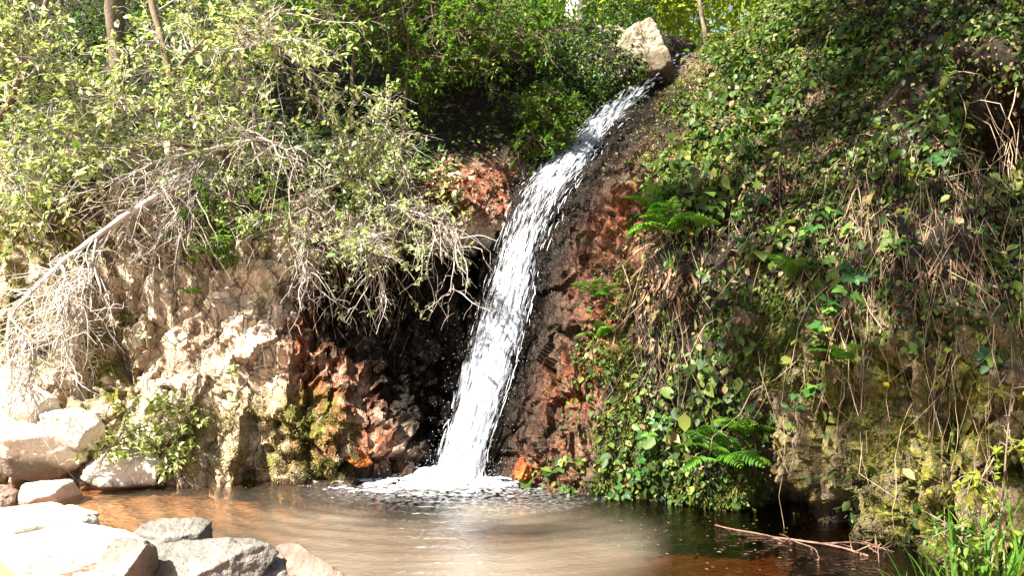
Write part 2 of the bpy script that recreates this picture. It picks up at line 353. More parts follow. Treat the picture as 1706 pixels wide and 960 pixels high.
# ------------------------------------------------------------------ cliffs (lofted rock faces) and hillside
def ribs_const(px, pts): return [(px if len(p) == 2 else p[0], p[-2], p[-1]) for p in pts]
LR = [ribs_const(-700, [(900, 7.0), (800, 7.0), (700, 7.1), (600, 7.2), (500, 7.4), (420, 7.6), (350, 7.9), (310, 8.6), (200, 10.2), (0, 12), (-180, 15)]),
      ribs_const(-250, [(900, 7.4), (795, 7.45), (700, 7.5), (600, 7.7), (500, 8.0), (420, 8.3), (345, 8.5), (305, 9.0), (200, 10.5), (0, 12), (-180, 15)]),
      ribs_const(20, [(890, 7.35), (795, 7.45), (700, 7.65), (600, 7.9), (500, 8.25), (420, 8.45), (340, 8.5), (295, 9.0), (200, 10.4), (0, 12), (-180, 15)]),
      ribs_const(150, [(880, 7.35), (800, 7.42), (700, 7.5), (600, 7.65), (500, 7.85), (420, 8.0), (340, 8.15), (290, 8.8), (200, 10.3), (0, 12), (-180, 15)]),
      ribs_const(290, [(880, 7.3), (803, 7.36), (700, 7.45), (600, 7.62), (500, 7.75), (420, 7.9), (350, 8.0), (300, 8.6), (200, 10.2), (0, 12), (-180, 15)]),
      ribs_const(430, [(880, 7.3), (803, 7.36), (720, 7.4), (620, 7.55), (520, 7.75), (440, 7.8), (370, 7.95), (310, 8.6), (200, 10), (0, 11.8), (-180, 15)]),
      ribs_const(550, [(880, 7.35), (803, 7.38), (720, 7.45), (620, 7.62), (520, 8.02), (440, 8.15), (370, 7.95), (310, 8.5), (200, 9.8), (0, 11.6), (-180, 15)]),
      ribs_const(640, [(880, 7.5), (798, 7.5), (720, 7.65), (620, 7.9), (520, 8.22), (440, 8.28), (375, 8.05), (305, 8.5), (210, 9.6), (0, 11.4), (-180, 15)]),
      ribs_const(735, [(880, 7.6), (795, 7.66), (720, 7.95), (620, 8.25), (520, 8.45), (440, 8.5), (375, 8.3), (300, 8.6), (215, 9.4), (30, 11.3), (0, 15)]),
      ribs_const(830, [(880, 7.75), (795, 7.8), (720, 8.1), (620, 8.4), (520, 8.75), (440, 8.85), (370, 8.65), (285, 8.85), (215, 9.4), (35, 11.2), (30, 15)]),
      ribs_const(885, [(880, 8.0), (800, 8.1), (720, 8.4), (620, 8.7), (520, 9.0), (440, 9.05), (370, 9.0), (890, 278, 9.15), (985, 175, 9.9), (1080, 72, 11.0), (1130, 62, 14)]),
      ribs_const(905, [(880, 8.4), (800, 8.5), (720, 8.8), (620, 9.1), (520, 9.4), (440, 9.4), (390, 9.4), (915, 320, 9.4), (1015, 245, 10.2), (1105, 150, 11.4), (1150, 100, 14)])]
G = loft(LR, 430, 300); N = grid_normals(G)
if N[200, 60, 1] > 0: N = -N
px, py = to_px(G); face = 1 - sst(.62, .72, np.linspace(0, 1, 300))[None, :]      # steep face vs upper slope
h1, t1, e1 = worley(G + .25 * np.stack([fbm(G, 1.2, 3, s) for s in (31, 32, 33)], -1), (1.25, 1.25, .55), 40)
h2, t2, e2 = worley(G + np.stack([0 * px, 0 * px, .6 * G[..., 0]], -1) + .16 * np.stack([fbm(G, 3, 3, s) for s in (34, 35, 36)], -1), (4.2, 4.2, 1.6), 50)
disp = face * (.12 * h1 + .26 * t1 + .03 * h2 + .12 * t2 - .015 * (1 - sst(0, .10, e1)) + .06 * (1 - np.abs(fbm(G, (2.6, 2.6, 1.1), 3, 63)) * 3)) + .12 * fbm(G, 1.3, 4, 60) + .02 * face * fbm(G, (5, 5, 3.5), 4, 64) + face * (.5 + box(px, py, 480, 760, 480, 820, 40)) * (lambda w: .028 * w[0] + .06 * w[1])(worley(G, (10, 10, 7), 260)) + .03 * fbm(G, 11, 3, 61)
G = G + N * disp[..., None]
px, py = to_px(G)
cx = np.interp(py, [p[1] for p in FALL], [p[0] for p in FALL])
nz = fbm(G, 2.2, 4, 70); d = px - cx
ed = np.minimum(-375 + (py - 450) * .85, -115); wet = sst(-45, 45, d + 75 * nz - ed) * sst(375, 430, py + 30 * nz)  # wet rock, its left edge widened to paint the recess shadow
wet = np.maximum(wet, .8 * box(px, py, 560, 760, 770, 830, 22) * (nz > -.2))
rust = np.clip(box(px, py, 480, 700, 500, 810, 40) * (1.1 + nz) + box(px, py, 690, 880, 265, 365, 25), 0, 1)
moss = np.clip(box(px, py, 60, 230, 520, 720, 40) * (.6 + 1.5 * nz) + box(px, py, 300, 560, 650, 810, 30) * (.7 + nz) + .95 * box(px, py, -300, 150, 300, 610, 40) + .3 * (nz > .3), 0, 1)
soil = np.clip((1 - face) * 1.0 + .8 * box(px, py, 0, 640, 270, 420, 50) * (.4 + nz), 0, 1) * (1 - box(px, py, 720, 880, 270, 350, 20))
GL = G; NL = grid_normals(GL); NL = -NL if NL[200, 60, 1] > 0 else NL
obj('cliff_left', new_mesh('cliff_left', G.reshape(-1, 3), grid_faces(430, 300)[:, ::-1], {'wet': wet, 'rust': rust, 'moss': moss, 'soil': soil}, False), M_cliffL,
    kind='structure', label='pale sunlit rock cliff turning black with wet and painted shade beside the waterfall', category='cliff')

RR = [[(660, 880, 7.6), (700, 800, 7.62), (740, 700, 7.82), (765, 600, 8.05), (790, 500, 8.32), (815, 400, 8.55), (840, 310, 8.78), (940, 245, 9.45), (1030, 168, 10.45), (1100, 112, 11.5), (1140, 82, 12.8)],
      [(745, 880, 7.4), (765, 800, 7.5), (795, 700, 7.66), (820, 600, 7.86), (848, 500, 8.08), (875, 400, 8.35), (900, 315, 8.68), (975, 252, 9.3), (1055, 175, 10.35), (1130, 115, 11.4), (1165, 88, 12.8)],
      [(825, 880, 7.2), (832, 805, 7.32), (856, 700, 7.5), (882, 600, 7.75), (908, 500, 8.0), (935, 400, 8.26), (960, 315, 8.55), (1015, 250, 9.15), (1085, 178, 10.2), (1152, 112, 11.3), (1190, 80, 12.7)],
      [(940, 880, 6.85), (940, 815, 7.0), (955, 700, 7.12), (965, 600, 7.32), (985, 500, 7.58), (1010, 400, 7.85), (1040, 300, 8.2), (1080, 230, 8.8), (1120, 160, 9.8), (1172, 92, 11), (1210, 58, 12.3)],
      [(1060, 890, 6.6), (1060, 830, 6.78), (1070, 700, 6.85), (1075, 600, 6.95), (1080, 500, 7.1), (1100, 400, 7.35), (1120, 300, 7.8), (1150, 210, 8.5), (1180, 125, 9.5), (1215, 65, 10.8), (1250, 25, 12)],
      [(1250, 910, 6.4), (1250, 850, 6.42), (1250, 730, 6.35), (1250, 620, 6.4), (1250, 500, 6.55), (1260, 400, 6.8), (1270, 290, 7.3), (1290, 190, 7.9), (1300, 100, 8.8), (1310, 20, 10), (1330, -30, 11.5)],
      [(1400, 960, 5.75), (1400, 900, 5.72), (1400, 770, 5.68), (1400, 640, 5.75), (1400, 520, 5.9), (1400, 400, 6.2), (1400, 290, 6.7), (1400, 180, 7.3), (1400, 80, 8.1), (1400, -20, 9.2), (1400, -90, 10.5)],
      [(1560, 1010, 5.1), (1560, 950, 5.06), (1560, 800, 5.15), (1560, 660, 5.25), (1560, 530, 5.4), (1560, 400, 5.7), (1560, 280, 6.2), (1560, 160, 6.7), (1560, 50, 7.4), (1560, -60, 8.4), (1560, -150, 10)],
      [(1700, 1050, 4.85), (1700, 980, 4.8), (1700, 820, 4.9), (1700, 680, 5.0), (1700, 540, 5.2), (1700, 400, 5.6), (1700, 270, 6.2), (1700, 150, 6.1), (1700, 40, 6.5), (1700, -80, 7.6), (1700, -180, 9)],
      [(2000, 1150, 4.25), (2000, 1050, 4.2), (2000, 880, 4.25), (2000, 720, 4.35), (2000, 560, 4.5), (2000, 400, 4.8), (2000, 250, 5.3), (2000, 100, 5.7), (2000, -40, 6.4), (2000, -190, 7.4), (2000, -300, 9)],
      [(3000, 1500, 2.9), (3000, 1300, 2.9), (3000, 1050, 2.95), (3000, 800, 3.0), (3000, 580, 3.2), (3000, 380, 3.5), (3000, 180, 4), (3000, -20, 4.6), (3000, -250, 5.3), (3000, -450, 6.2), (3000, -600, 7.5)]]
G = loft(RR, 520, 360); N = grid_normals(G)
if N[200, 100, 1] > 0: N = -N
px, py = to_px(G)
h1, t1, e1 = worley(G + .2 * np.stack([fbm(G, 1.5, 3, s) for s in (131, 132, 133)], -1), (2.1, 2.1, .42), 140)
h2, t2, e2 = worley(G + .08 * np.stack([fbm(G, 3, 2, s) for s in (134, 135, 136)], -1), (5.5, 5.5, 3.2), 150)
cx = np.interp(py, [p[1] for p in FALL], [p[0] for p in FALL])
infall = np.exp(-((px - cx) / 70.) ** 2)
low = sst(430, 620, py) * sst(1180, 1260, px)                                  # bare rock columns low on the right
hole = box(px, py, 1600, 1760, 130, 330, 35)
cave = box(px, py, 1255, 1330, 815, 900, 22) + box(px, py, 1335, 1400, 850, 900, 16)
h4, t4, e4 = worley(G + .10 * np.stack([fbm(G, 1.2, 3, s) for s in (231, 232, 233)], -1), (2.7, 2.7, .16), 240)
h5, t5, e5 = worley(G + .03 * np.stack([fbm(G, 6, 2, s) for s in (234, 235, 236)], -1), (11, 11, 8), 250)
disp = .05 * h1 + .06 * t1 + .028 * h2 + .04 * t2 - .04 * (1 - sst(0, .14, e1)) + low * (.15 * h4 + .16 * t4 - .12 * (1 - sst(0, .16, e4)) + .05 * h1 + .05 * t2) + (.25 + low) * (.018 * h5 + .035 * t5) \
     + .16 * fbm(G, 1.2, 4, 160) + .035 * fbm(G, 7, 3, 161) + .05 * low * fbm(G, (5, 5, 1.2), 3, 162) - .45 * hole - .35 * cave
h3, t3, e3 = worley(G, (9, 9, 7), 180); nearfall = np.exp(-((px - cx - 120) / 80.) ** 2) * sst(150, 300, py); disp = disp + nearfall * (.03 * h3 + .05 * t3 + .05 * h2)
G = G + N * (disp * (1 - .75 * infall))[..., None]
px, py = to_px(G); cx = np.interp(py, [p[1] for p in FALL], [p[0] for p in FALL]); d = px - cx; nz = fbm(G, 2.2, 4, 170)
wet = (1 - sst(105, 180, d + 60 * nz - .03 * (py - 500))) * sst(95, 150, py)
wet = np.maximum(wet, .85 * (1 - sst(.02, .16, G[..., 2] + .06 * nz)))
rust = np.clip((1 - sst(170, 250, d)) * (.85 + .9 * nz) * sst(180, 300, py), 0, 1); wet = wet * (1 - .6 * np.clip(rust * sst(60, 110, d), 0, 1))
moss = np.clip(low * (.55 + 1.6 * fbm(G, (2.2, 2.2, .7), 3, 171)) + .35 * nz + 1.0 * box(px, py, 1440, 1640, 600, 930, 40), 0, 1)
soil = np.clip(1.1 - 1.6 * low - 1.3 * (1 - sst(160, 250, d + 40 * nz)) * sst(150, 300, py) - 1.2 * (1 - sst(60, 150, d)) + .3 * nz, 0, 1) * (1 - .8 * box(px, py, 1130, 1480, 60, 260, 60) * (nz > .15))
GR = G; NR = grid_normals(GR); NR = -NR if NR[200, 100, 1] > 0 else NR
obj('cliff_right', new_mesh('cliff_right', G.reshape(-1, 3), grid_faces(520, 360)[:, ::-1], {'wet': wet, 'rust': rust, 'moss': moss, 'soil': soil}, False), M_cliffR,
    kind='structure', label='brown overgrown cliff with mossy rock columns beside the pool', category='cliff')

gx, gy = np.meshgrid(np.linspace(-70, 70, 160), np.linspace(10.6, 150, 150), indexing='ij')
hz = 4.15 + .02 * (gy - 11) * 4 + .18 * np.abs(gx - 2.2) ** .9 * sst(10, 20, gy) + .35 * fbm(np.stack([gx, gy, 0 * gx], -1), .3, 4, 5) * sst(11, 16, gy) - .35 * np.exp(-((gx - 2.6 - .1 * (gy - 11)) / 1.1) ** 2)
m = M('forest floor'); n1 = m.noise(3, 6); n2 = m.noise(40, 5)
M_floor = m.bsdf(m.mix(m.map(n2, .4, .7), m.ramp(n1, [(.3, (.05, .05, .015)), (.55, (.15, .10, .05)), (.75, (.26, .20, .09))]), (.30, .21, .12)), .95, m.bump(n2, .8, .05))
obj('hillside', new_mesh('hillside', np.stack([gx, gy, hz], -1).reshape(-1, 3), grid_faces(160, 150)), M_floor, kind='structure', label='leaf strewn forest floor rising behind the waterfall', category='hillside')
def hill_z(x, y): return 4.15 + .08 * (y - 11) + .18 * abs(x - 2.2) ** .9 * float(sst(10, 20, np.array(y)))

# surface sampling for scattering
def sampler(G, N):
    a = np.linalg.norm(np.cross(G[1:, :-1] - G[:-1, :-1], G[:-1, 1:] - G[:-1, :-1]), axis=-1)
    return dict(G=G, N=N, a=a, P=G[:-1, :-1].reshape(-1, 3), n=N[:-1, :-1].reshape(-1, 3), du=(G[1:, :-1] - G[:-1, :-1]).reshape(-1, 3), dv=(G[:-1, 1:] - G[:-1, :-1]).reshape(-1, 3))
SL, SR = sampler(GL, NL), sampler(GR, NR)
def sample(s, n, wfun, lift=0.0):
    px, py = to_px(s['P']); w = s['a'].ravel() * np.clip(wfun(px, py, s['P']), 0, None)
    w = w * (px > -350) * (px < 2050) * (py > -150) * (py < 1050)
    i = rng.choice(len(w), n, p=w / w.sum()); u, v = rng.random((2, n, 1))
    return s['P'][i] + u * s['du'][i] + v * s['dv'][i] + lift * s['n'][i], s['n'][i]
# ------------------------------------------------------------------ waterfall
fp = np.array([at(*p[:3]) for p in FALL]); fw = np.array([p[3] * p[2] / F for p in FALL])
FC = catmull(fp, 400); FW = np.interp(np.linspace(0, 1, 400), np.linspace(0, 1, len(fw)), fw)
FT = nrm(np.gradient(FC, axis=0))
FS = nrm(np.stack([np.ones(400), -.15 * np.ones(400), np.zeros(400)], -1)); FN = nrm(np.cross(FS, FT)); FN = np.where((FN[:, 1:2] > 0), -FN, FN)
FLEN = np.concatenate([[0], np.cumsum(np.linalg.norm(np.diff(FC, axis=0), axis=1))]); FL = FLEN[-1]
def on_fall(s, u, lift):
    """s metres down the fall, u sideways -1..1, lift away from the rock"""
    k = np.clip(s / FL * 0 + np.interp(s, FLEN, np.arange(400)), 0, 398.999); i = k.astype(int); f = (k - i)[..., None]
    g = lambda A: A[i] * (1 - f) + A[i + 1] * f
    w = (FW[i] * (1 - f[..., 0]) + FW[i + 1] * f[..., 0])[..., None]
    return g(FC) + g(FS) * w * u[..., None] + g(FN) * lift[..., None]
wf = thing('waterfall', BASE, 'white waterfall sliding down a rock chute into the brown pool', 'waterfall')
m = M('falling water sheet'); v = m.n('ShaderNodeCombineXYZ'); m.set(v, 0, m.math('MULTIPLY', m.attr('u'), 9.0)); m.set(v, 1, m.math('MULTIPLY', m.attr('s'), 5.0)); m.set(v, 2, m.attr('lay'))
n1 = m.noise(1.0, 6, v.outputs[0], .62, .4)
edge = m.attr('edge'); al = m.map(m.math('ADD', n1, m.math('MULTIPLY', edge, .16)), .57, .78, 0, .78)
d1 = m.n('ShaderNodeBsdfPrincipled'); m.set(d1, 'Base Color', (.56, .60, .68)); m.set(d1, 'Roughness', .35); m.set(d1, 'Normal', m.bump(n1, .9, .06))
t1_ = m.n('ShaderNodeBsdfTransparent'); m.t.links.new(mixs(m, al, t1_.outputs[0], d1.outputs[0]), m.out.inputs[0]); M_sheet = m.m
ns, nu = 420, 46
for lay in range(2):
    s_, u_ = np.meshgrid(np.linspace(0, FL, ns), np.linspace(-1.12, 1.12, nu), indexing='ij')
    q = np.stack([u_ * 3, s_ * 2.2, 0 * s_ + lay * 7], -1)
    lift = .05 + .05 * lay + .05 * fbm(q, 1, 3, 200 + lay) + .03 * (1 - u_ ** 2)
    lift += .02 * fbm(np.stack([u_ * 6, s_ * 7, 0 * s_ + lay], -1), 1, 3, 206)
    V = on_fall(s_, u_ + .10 * fbm(np.stack([0 * s_, s_ * 3, 0 * s_ + lay * 9 + np.sign(u_) * 4], -1), 1, 2, 202), lift)
    frac = s_ / FL
    edge = .75 - 1.6 * np.abs(u_) ** 3 + .9 * sst(.6, 1, frac) + .5 * np.exp(-((frac - .5) / .06) ** 2) - .75 * sst(.32, .14, frac) - .25 * np.exp(-((frac - .62) / .05) ** 2)
    o = obj('water_sheet', new_mesh('water_sheet', V.reshape(-1, 3), grid_faces(ns, nu), {'u': u_ + lay * 3, 's': s_, 'lay': 0 * s_ + lay * 5.3, 'edge': edge}), M_sheet); adopt(o, wf)
m = M('white water'); p = m.n('ShaderNodeBsdfPrincipled'); m.set(p, 'Base Color', (.88, .90, .93)); m.set(p, 'Roughness', .3)
tl = m.n('ShaderNodeBsdfTranslucent'); tl.inputs[0].default_value = (.85, .87, .92, 1); m.t.links.new(mixs(m, .25, p.outputs[0], tl.outputs[0]), m.out.inputs[0]); M_foam = m.m
K = 1100; s0 = FL * (1 - rng.random(K) ** 1.6 * .68); ln = rng.uniform(.03, .20, K); u0 = np.clip(rng.normal(0, .5, K), -1.05, 1.02)
tt = np.linspace(0, 1, 6)[None]; s_ = np.minimum(s0[:, None] + ln[:, None] * tt, FL); 
u_ = u0[:, None] + .05 * rng.normal(size=(K, 1)) * tt + .012 * np.cumsum(rng.normal(size=(K, 6)), 1) * .5
lift = .05 + .10 * rng.random((K, 1)) * np.clip(1 - .9 * np.abs(u0[:, None]), .05, 1) + .012 * np.sin(tt * 3.1)
P = on_fall(s_, u_, lift); R = rng.uniform(.0006, .0032, (K, 1)) * np.sin(np.pi * (tt * .9 + .05)) ** .6 + .0006
V, Fc = tubes(P, np.broadcast_to(R, (K, 6)), 4)
o = obj('water_strands', new_mesh('water_strands', V, Fc), M_foam, kind='stuff'); adopt(o, wf)
def droplets(C, rad):
    K = len(C); D = np.array([[1, 0, 0], [-1, 0, 0], [0, 1, 0], [0, -1, 0], [0, 0, 1.5], [0, 0, -1.5]], float)
    Fd = np.array([[0, 2, 4], [2, 1, 4], [1, 3, 4], [3, 0, 4], [2, 0, 5], [1, 2, 5], [3, 1, 5], [0, 3, 5]])
    V = C[:, None] + D[None] * rad[:, None, None]; return V.reshape(-1, 3), (Fd[None] + 6 * np.arange(K)[:, None, None]).reshape(-1, 3)
K = 3200; s_ = FL * (1 - rng.random(K) ** 1.4 * .7); u_ = rng.normal(0, .75, K) - .15 * (rng.random(K) < .5) * rng.random(K) * 2
C1 = on_fall(np.maximum(s_, FL * .25), u_, .05 + np.abs(rng.normal(0, .07, K)))
ang = rng.uniform(0, 2 * np.pi, 1500); rr = np.abs(rng.normal(0, .3, 1500))
C2 = BASE + np.stack([np.cos(ang) * rr * 1.3, np.sin(ang) * rr * .6 - .05, np.abs(rng.normal(0, .10, 1500))], -1)
V, Fc = droplets(np.concatenate([C1, C2]), rng.uniform(.0006, .0028, K + 1500))
o = obj('water_spray', new_mesh('water_spray', V, Fc, smooth=False), M_foam, kind='stuff'); adopt(o, wf)
# foam spreading from the foot of the fall
gx, gy = np.meshgrid(np.linspace(-1.9, .5, 300), np.linspace(6.6, 7.75, 170), indexing='ij')
q = np.stack([gx, gy, 0 * gx], -1); rr = np.hypot((gx - BASE[0] + .16) / 1.15 , (gy - BASE[1] - .02) / .62)
fz = .10 * np.exp(-(rr / .32) ** 2) + .035 * fbm(q, (10, 13, 1), 4, 220) * np.exp(-rr) + .012 * fbm(q, 40, 2, 221) * np.exp(-rr)
keep = (1.0 - rr * 1.25 + 1.5 * fbm(q, (9, 16, 1), 5, 222, .7)) > .12
i = np.arange(300 * 170).reshape(300, 170); kq = keep[:-1, :-1] & keep[1:, 1:] & keep[1:, :-1] & keep[:-1, 1:]
Fc = np.stack([i[:-1, :-1], i[1:, :-1], i[1:, 1:], i[:-1, 1:]], -1)[kq]
obj('foam', new_mesh('foam', np.stack([gx, gy, .012 + fz], -1).reshape(-1, 3), Fc), M_foam, kind='stuff', label='white foam spreading on the pool at the foot of the waterfall', category='foam')
K = 520; ang = rng.random(K); fx = rng.uniform(-2.4, 2.9, K); fy = rng.uniform(5.0, 7.3, K); pxf, pyf = to_px(np.stack([fx, fy, 0 * fx], -1))
kk = (np.hypot(fx - BASE[0], (fy - BASE[1]) * 2) < rng.gamma(1.6, .8, K)) | ((pxf > 1000) & (pyf > 840) & (rng.random(K) < .8))
kk &= fy < np.interp(pxf, [500, 850, 1000, 1250, 1400, 1500], [7.3, 7.0, 6.8, 6.2, 5.4, 5.0])
C = np.stack([fx, fy, 0 * fx + .015], -1)[kk]; K = len(C); D = np.stack([rng.normal(1, .3, K), rng.normal(0, .35, K), 0 * fx[kk]], -1)
V, Fc, a = leaves(C, D, np.tile([0, 0, 1.], (K, 1)), rng.uniform(.008, .034, K), rng.uniform(.003, .010, K))
obj('foam_flecks', new_mesh('foam_flecks', V, Fc, {'rnd': .5 + a * .5}), M_dead, kind='stuff', label='small pale flecks of foam and petals drifting on the pool', category='foam')

# ------------------------------------------------------------------ boulders
def ico(sub):
    import bmesh
    b = bmesh.new(); bmesh.ops.create_icosphere(b, subdivisions=sub, radius=1)
    V = np.array([v.co[:] for v in b.verts]); Fc = np.array([[v.index for v in f.verts] for f in b.faces]); b.free(); return V, Fc
ICO5 = ico(6); ICO4 = ico(5)
def boulder(name, c, dims, seed, mat, label, category='boulder', rz=0.0, tilt=(0, 0), planes=11, cuts=(), group=None, hi=False, rough=.05):
    r = np.random.default_rng(seed); D, Fc = ICO5 if hi else ICO4
    n = nrm(r.normal(size=(planes, 3))); h = r.uniform(.62, .95, planes)
    for cn, ch in cuts: n = np.vstack([n, nrm(np.array(cn, float))]); h = np.append(h, ch)
    q = D @ n.T; rad = np.minimum(1.15, np.min(np.where(q > .05, h / np.maximum(q, .05), 9), 1))
    V = D * rad[:, None]
    V = V * (1 + 1.5 * rough * fbm(V + seed, 2.2, 4, seed)[:, None] + .045 * fbm(V + seed, 8, 4, seed + 5)[:, None]) * np.array(dims)
    o = obj(name, new_mesh(name, V, Fc), mat, label=label, category=category)
    if group: o['group'] = group
    o.location = c; o.rotation_euler = (tilt[0], tilt[1], rz); return o
B = [ # px, py, Y, (half sizes), material, label
 (130, 935, 4.75, (.62, .42, .22), M_white, 'big flat sun bleached boulder filling the near bank', dict(cuts=[((0, 0, 1), .55)], hi=True)),
 (20, 900, 5.1, (.42, .40, .22), M_white, 'sun bleached slab at the photo edge behind the big flat boulder', dict(cuts=[((0, 0, 1), .6)])),
 (222, 940, 4.42, (.13, .16, .17), M_grey, 'angular tan block with a dark side facing the grey boulder', dict(cuts=[((.85, -.35, -.4), .5), ((-.2, -.75, .65), .6), ((0, .1, 1), .7)], hi=True)),
 (292, 902, 5.05, (.21, .17, .15), M_grey, 'low grey stone touching the water behind the large grey boulder', dict(cuts=[((.2, -.3, .9), .6)])),
 (335, 955, 4.62, (.40, .24, .23), M_grey, 'large grey boulder with a flat top at the pool edge', dict(cuts=[((.1, -.35, .9), .55), ((.8, -.5, .2), .6)], hi=True)),
 (462, 962, 4.80, (.13, .12, .12), M_grey, 'small rough stone between the grey boulder and the reddish stone', {}),
 (522, 965, 4.85, (.28, .13, .15), M_brown, 'long reddish stone sloping down into the water', dict(rz=-.35, tilt=(0, .3))),
 (92, 826, 6.85, (.24, .20, .16), M_white, 'squarish white boulder standing in the shallows below the cliff', dict(cuts=[((.95, -.3, 0), .6), ((0, 0, 1), .7)])),
 (30, 868, 6.0, (.35, .25, .12), M_white, 'low flat white rock at the photo edge in the shallows', dict(cuts=[((0, 0, 1), .6)])),
 (105, 872, 5.7, (.24, .20, .12), M_white, 'white rock between the squarish boulder and the big flat boulder', {}),
 (135, 862, 6.1, (.08, .07, .06), M_brown, 'fist sized pinkish stone in the shallow water', {}),
 (-10, 835, 6.7, (.20, .2, .10), M_brown, 'pinkish stone half cut off by the photo edge', {}),
 (215, 782, 7.2, (.38, .22, .17), M_white, 'rounded white rock at the waterline under the leafy clump', {}),
 (55, 742, 7.2, (.48, .30, .26), M_white, 'large white rock leaning on the cliff foot', dict(rz=.3, tilt=(0, .25))),
 (35, 678, 7.35, (.55, .3, .28), M_white, 'big bleached rock lying above the others on the cliff foot', dict(rz=-.2, tilt=(0, .5))),
 (120, 715, 7.25, (.30, .24, .16), M_white, 'tan wedge shaped rock between two white rocks', dict(rz=.6, tilt=(.2, .6))),
 (600, 766, 7.30, (.11, .10, .085), M_orange, 'bright orange stained stone at the waterline', dict(tilt=(.2, .3), rough=.28)),
 (645, 738, 7.42, (.08, .08, .06), M_orange, 'small orange stone above the waterline beside black rock', dict(rough=.28)),
 (870, 788, 7.22, (.075, .09, .11), M_orange, 'bright orange stone right beside the waterfall foot', dict(tilt=(.1, -.2), rough=.3)),
 (1015, 70, 11.3, (.42, .3, .26), M_tan, 'low pale boulder half buried beside the large sunlit boulder', {}),
 (1070, 84, 10.8, (.38, .36, .40), M_tan, 'large sunlit boulder at the head of the waterfall', dict(cuts=[((-.25, -.95, .1), .62), ((-.25, 0, .95), .8)], rz=.25, hi=True, rough=.12)),
]
for k, (bx, by, bY, dm, mt, lb, kw) in enumerate(B):
    boulder('boulder' if max(dm) > .15 else 'stone', at(bx, by, bY), dm, 300 + k, mt, lb, 'boulder' if max(dm) > .15 else 'stone', **kw)

# ------------------------------------------------------------------ woody plants
def shrub(name, label, category, limbs, root, r0, ntwig, twl, nsub, subl, nleaf, leafl, mat, bmat=M_bark, tmat=M_twig, group=None, up=.15, droop=.15,
          big=0, bigmat=None, flat=.6, start=.25, wig=.35, lw=.5, out=None, thick=1.0):
    """limbs: list of (points, r0, r1) in world space -> thing with limbs as parts, twigs and foliage"""
    t = thing(name, root, label, category, group)
    allP, allT = [], []
    for k, (pts, a, b) in enumerate(limbs):
        lo = obj('trunk' if k == 0 else 'branch', tube_mesh('limb', pts, a, b, 7, 22, .03), bmat)
        if k == 0: trunk = adopt(lo, t)
        else: lo.parent = trunk
        C = catmull(np.asarray(pts, float), 40); allP.append(C[int(40 * (start if k == 0 else .1)):]); allT.append(nrm(np.gradient(C, axis=0))[int(40 * (start if k == 0 else .1)):])
    allP = np.concatenate(allP); allT = np.concatenate(allT)
    i = rng.integers(0, len(allP), ntwig); D = nrm(allT[i] * .5 + rdir(ntwig, up) * 1.0 + (0 if out is None else np.array(out)))
    P1 = wander(allP[i], D, rng.uniform(.45, 1.15, ntwig) * twl, 8, wig, droop)
    R1 = thick * np.linspace(.0065, .0022, 8)[None] * rng.uniform(.6, 1.3, (ntwig, 1))
    j = rng.integers(0, ntwig, nsub); kk = rng.integers(2, 8, nsub); T1 = nrm(np.gradient(P1, axis=1))
    P2 = wander(P1[j, kk], nrm(T1[j, kk] * .8 + rdir(nsub, up)), rng.uniform(.4, 1.2, nsub) * subl, 6, wig, droop)
    R2 = thick * np.linspace(.003, .0012, 6)[None] * rng.uniform(.6, 1.2, (nsub, 1))
    V1, F1 = tubes(P1, R1, 4); V2, F2 = tubes(P2, R2, 3)
    adopt(obj('twigs', new_mesh('twigs', np.concatenate([V1, V2]), np.concatenate([F1, F2 + len(V1)])), tmat, kind='stuff'), t)
    if nleaf:
        T2 = nrm(np.gradient(P2, axis=1)); a = rng.choice(nsub, int(nsub * .55) + 1, replace=False)[rng.integers(0, int(nsub * .55) + 1, nleaf)]; b = np.minimum(1 + (rng.random(nleaf) ** .4 * 5).astype(int), 5)
        Dl = nrm(T2[a, b] * .6 + rdir(nleaf)); Nl = nrm(np.array([0, 0, 1.]) * (1 + flat) + rdir(nleaf) * (1.3 - flat)); L = rng.uniform(.6, 1.25, nleaf) * leafl
        V, Fc, at_ = leaves(P2[a, b] + .01 * rng.normal(size=(nleaf, 3)), Dl, Nl, L, L * lw * rng.uniform(.8, 1.2, nleaf), np.clip(rng.normal(.5, .24, nleaf), 0, 1))
        adopt(obj('foliage', new_mesh('foliage', V, Fc, {'rnd': at_}), mat, kind='stuff'), t)
    for q in range(big):
        a = rng.integers(0, nsub); p = P2[a, 5]
        place_leaf(p, nrm(P2[a, 5] - P2[a, 3]) * .7 + rdir(1)[0] * .5, np.array([-.2, -.5, 1.]) + .6 * rdir(1)[0], leafl * rng.uniform(1.5, 2.1), t, bigmat)
    return t
def blade_mesh(name, w=.5, curl=.14, n=6, lobes=0.0):
    u = np.linspace(0, 1, n); hw = w * np.sin(np.pi * u ** .75) ** .9 + .004; hw = hw * (1 + lobes * np.cos(np.arange(n) * 3.14))
    z = -curl * u ** 2; mid = np.stack([u, 0 * u, z - .04 * np.sin(np.pi * u)], -1)
    l = np.stack([u, hw / 2, z + .05 * hw], -1); r_ = np.stack([u, -hw / 2, z + .05 * hw], -1)
    V = np.concatenate([l, mid, r_]); i = np.arange(n - 1)
    Fc = np.concatenate([np.stack([i, i + n, i + n + 1, i + 1], 1), np.stack([i + n, i + 2 * n, i + 2 * n + 1, i + n + 1], 1)])
    return V, Fc
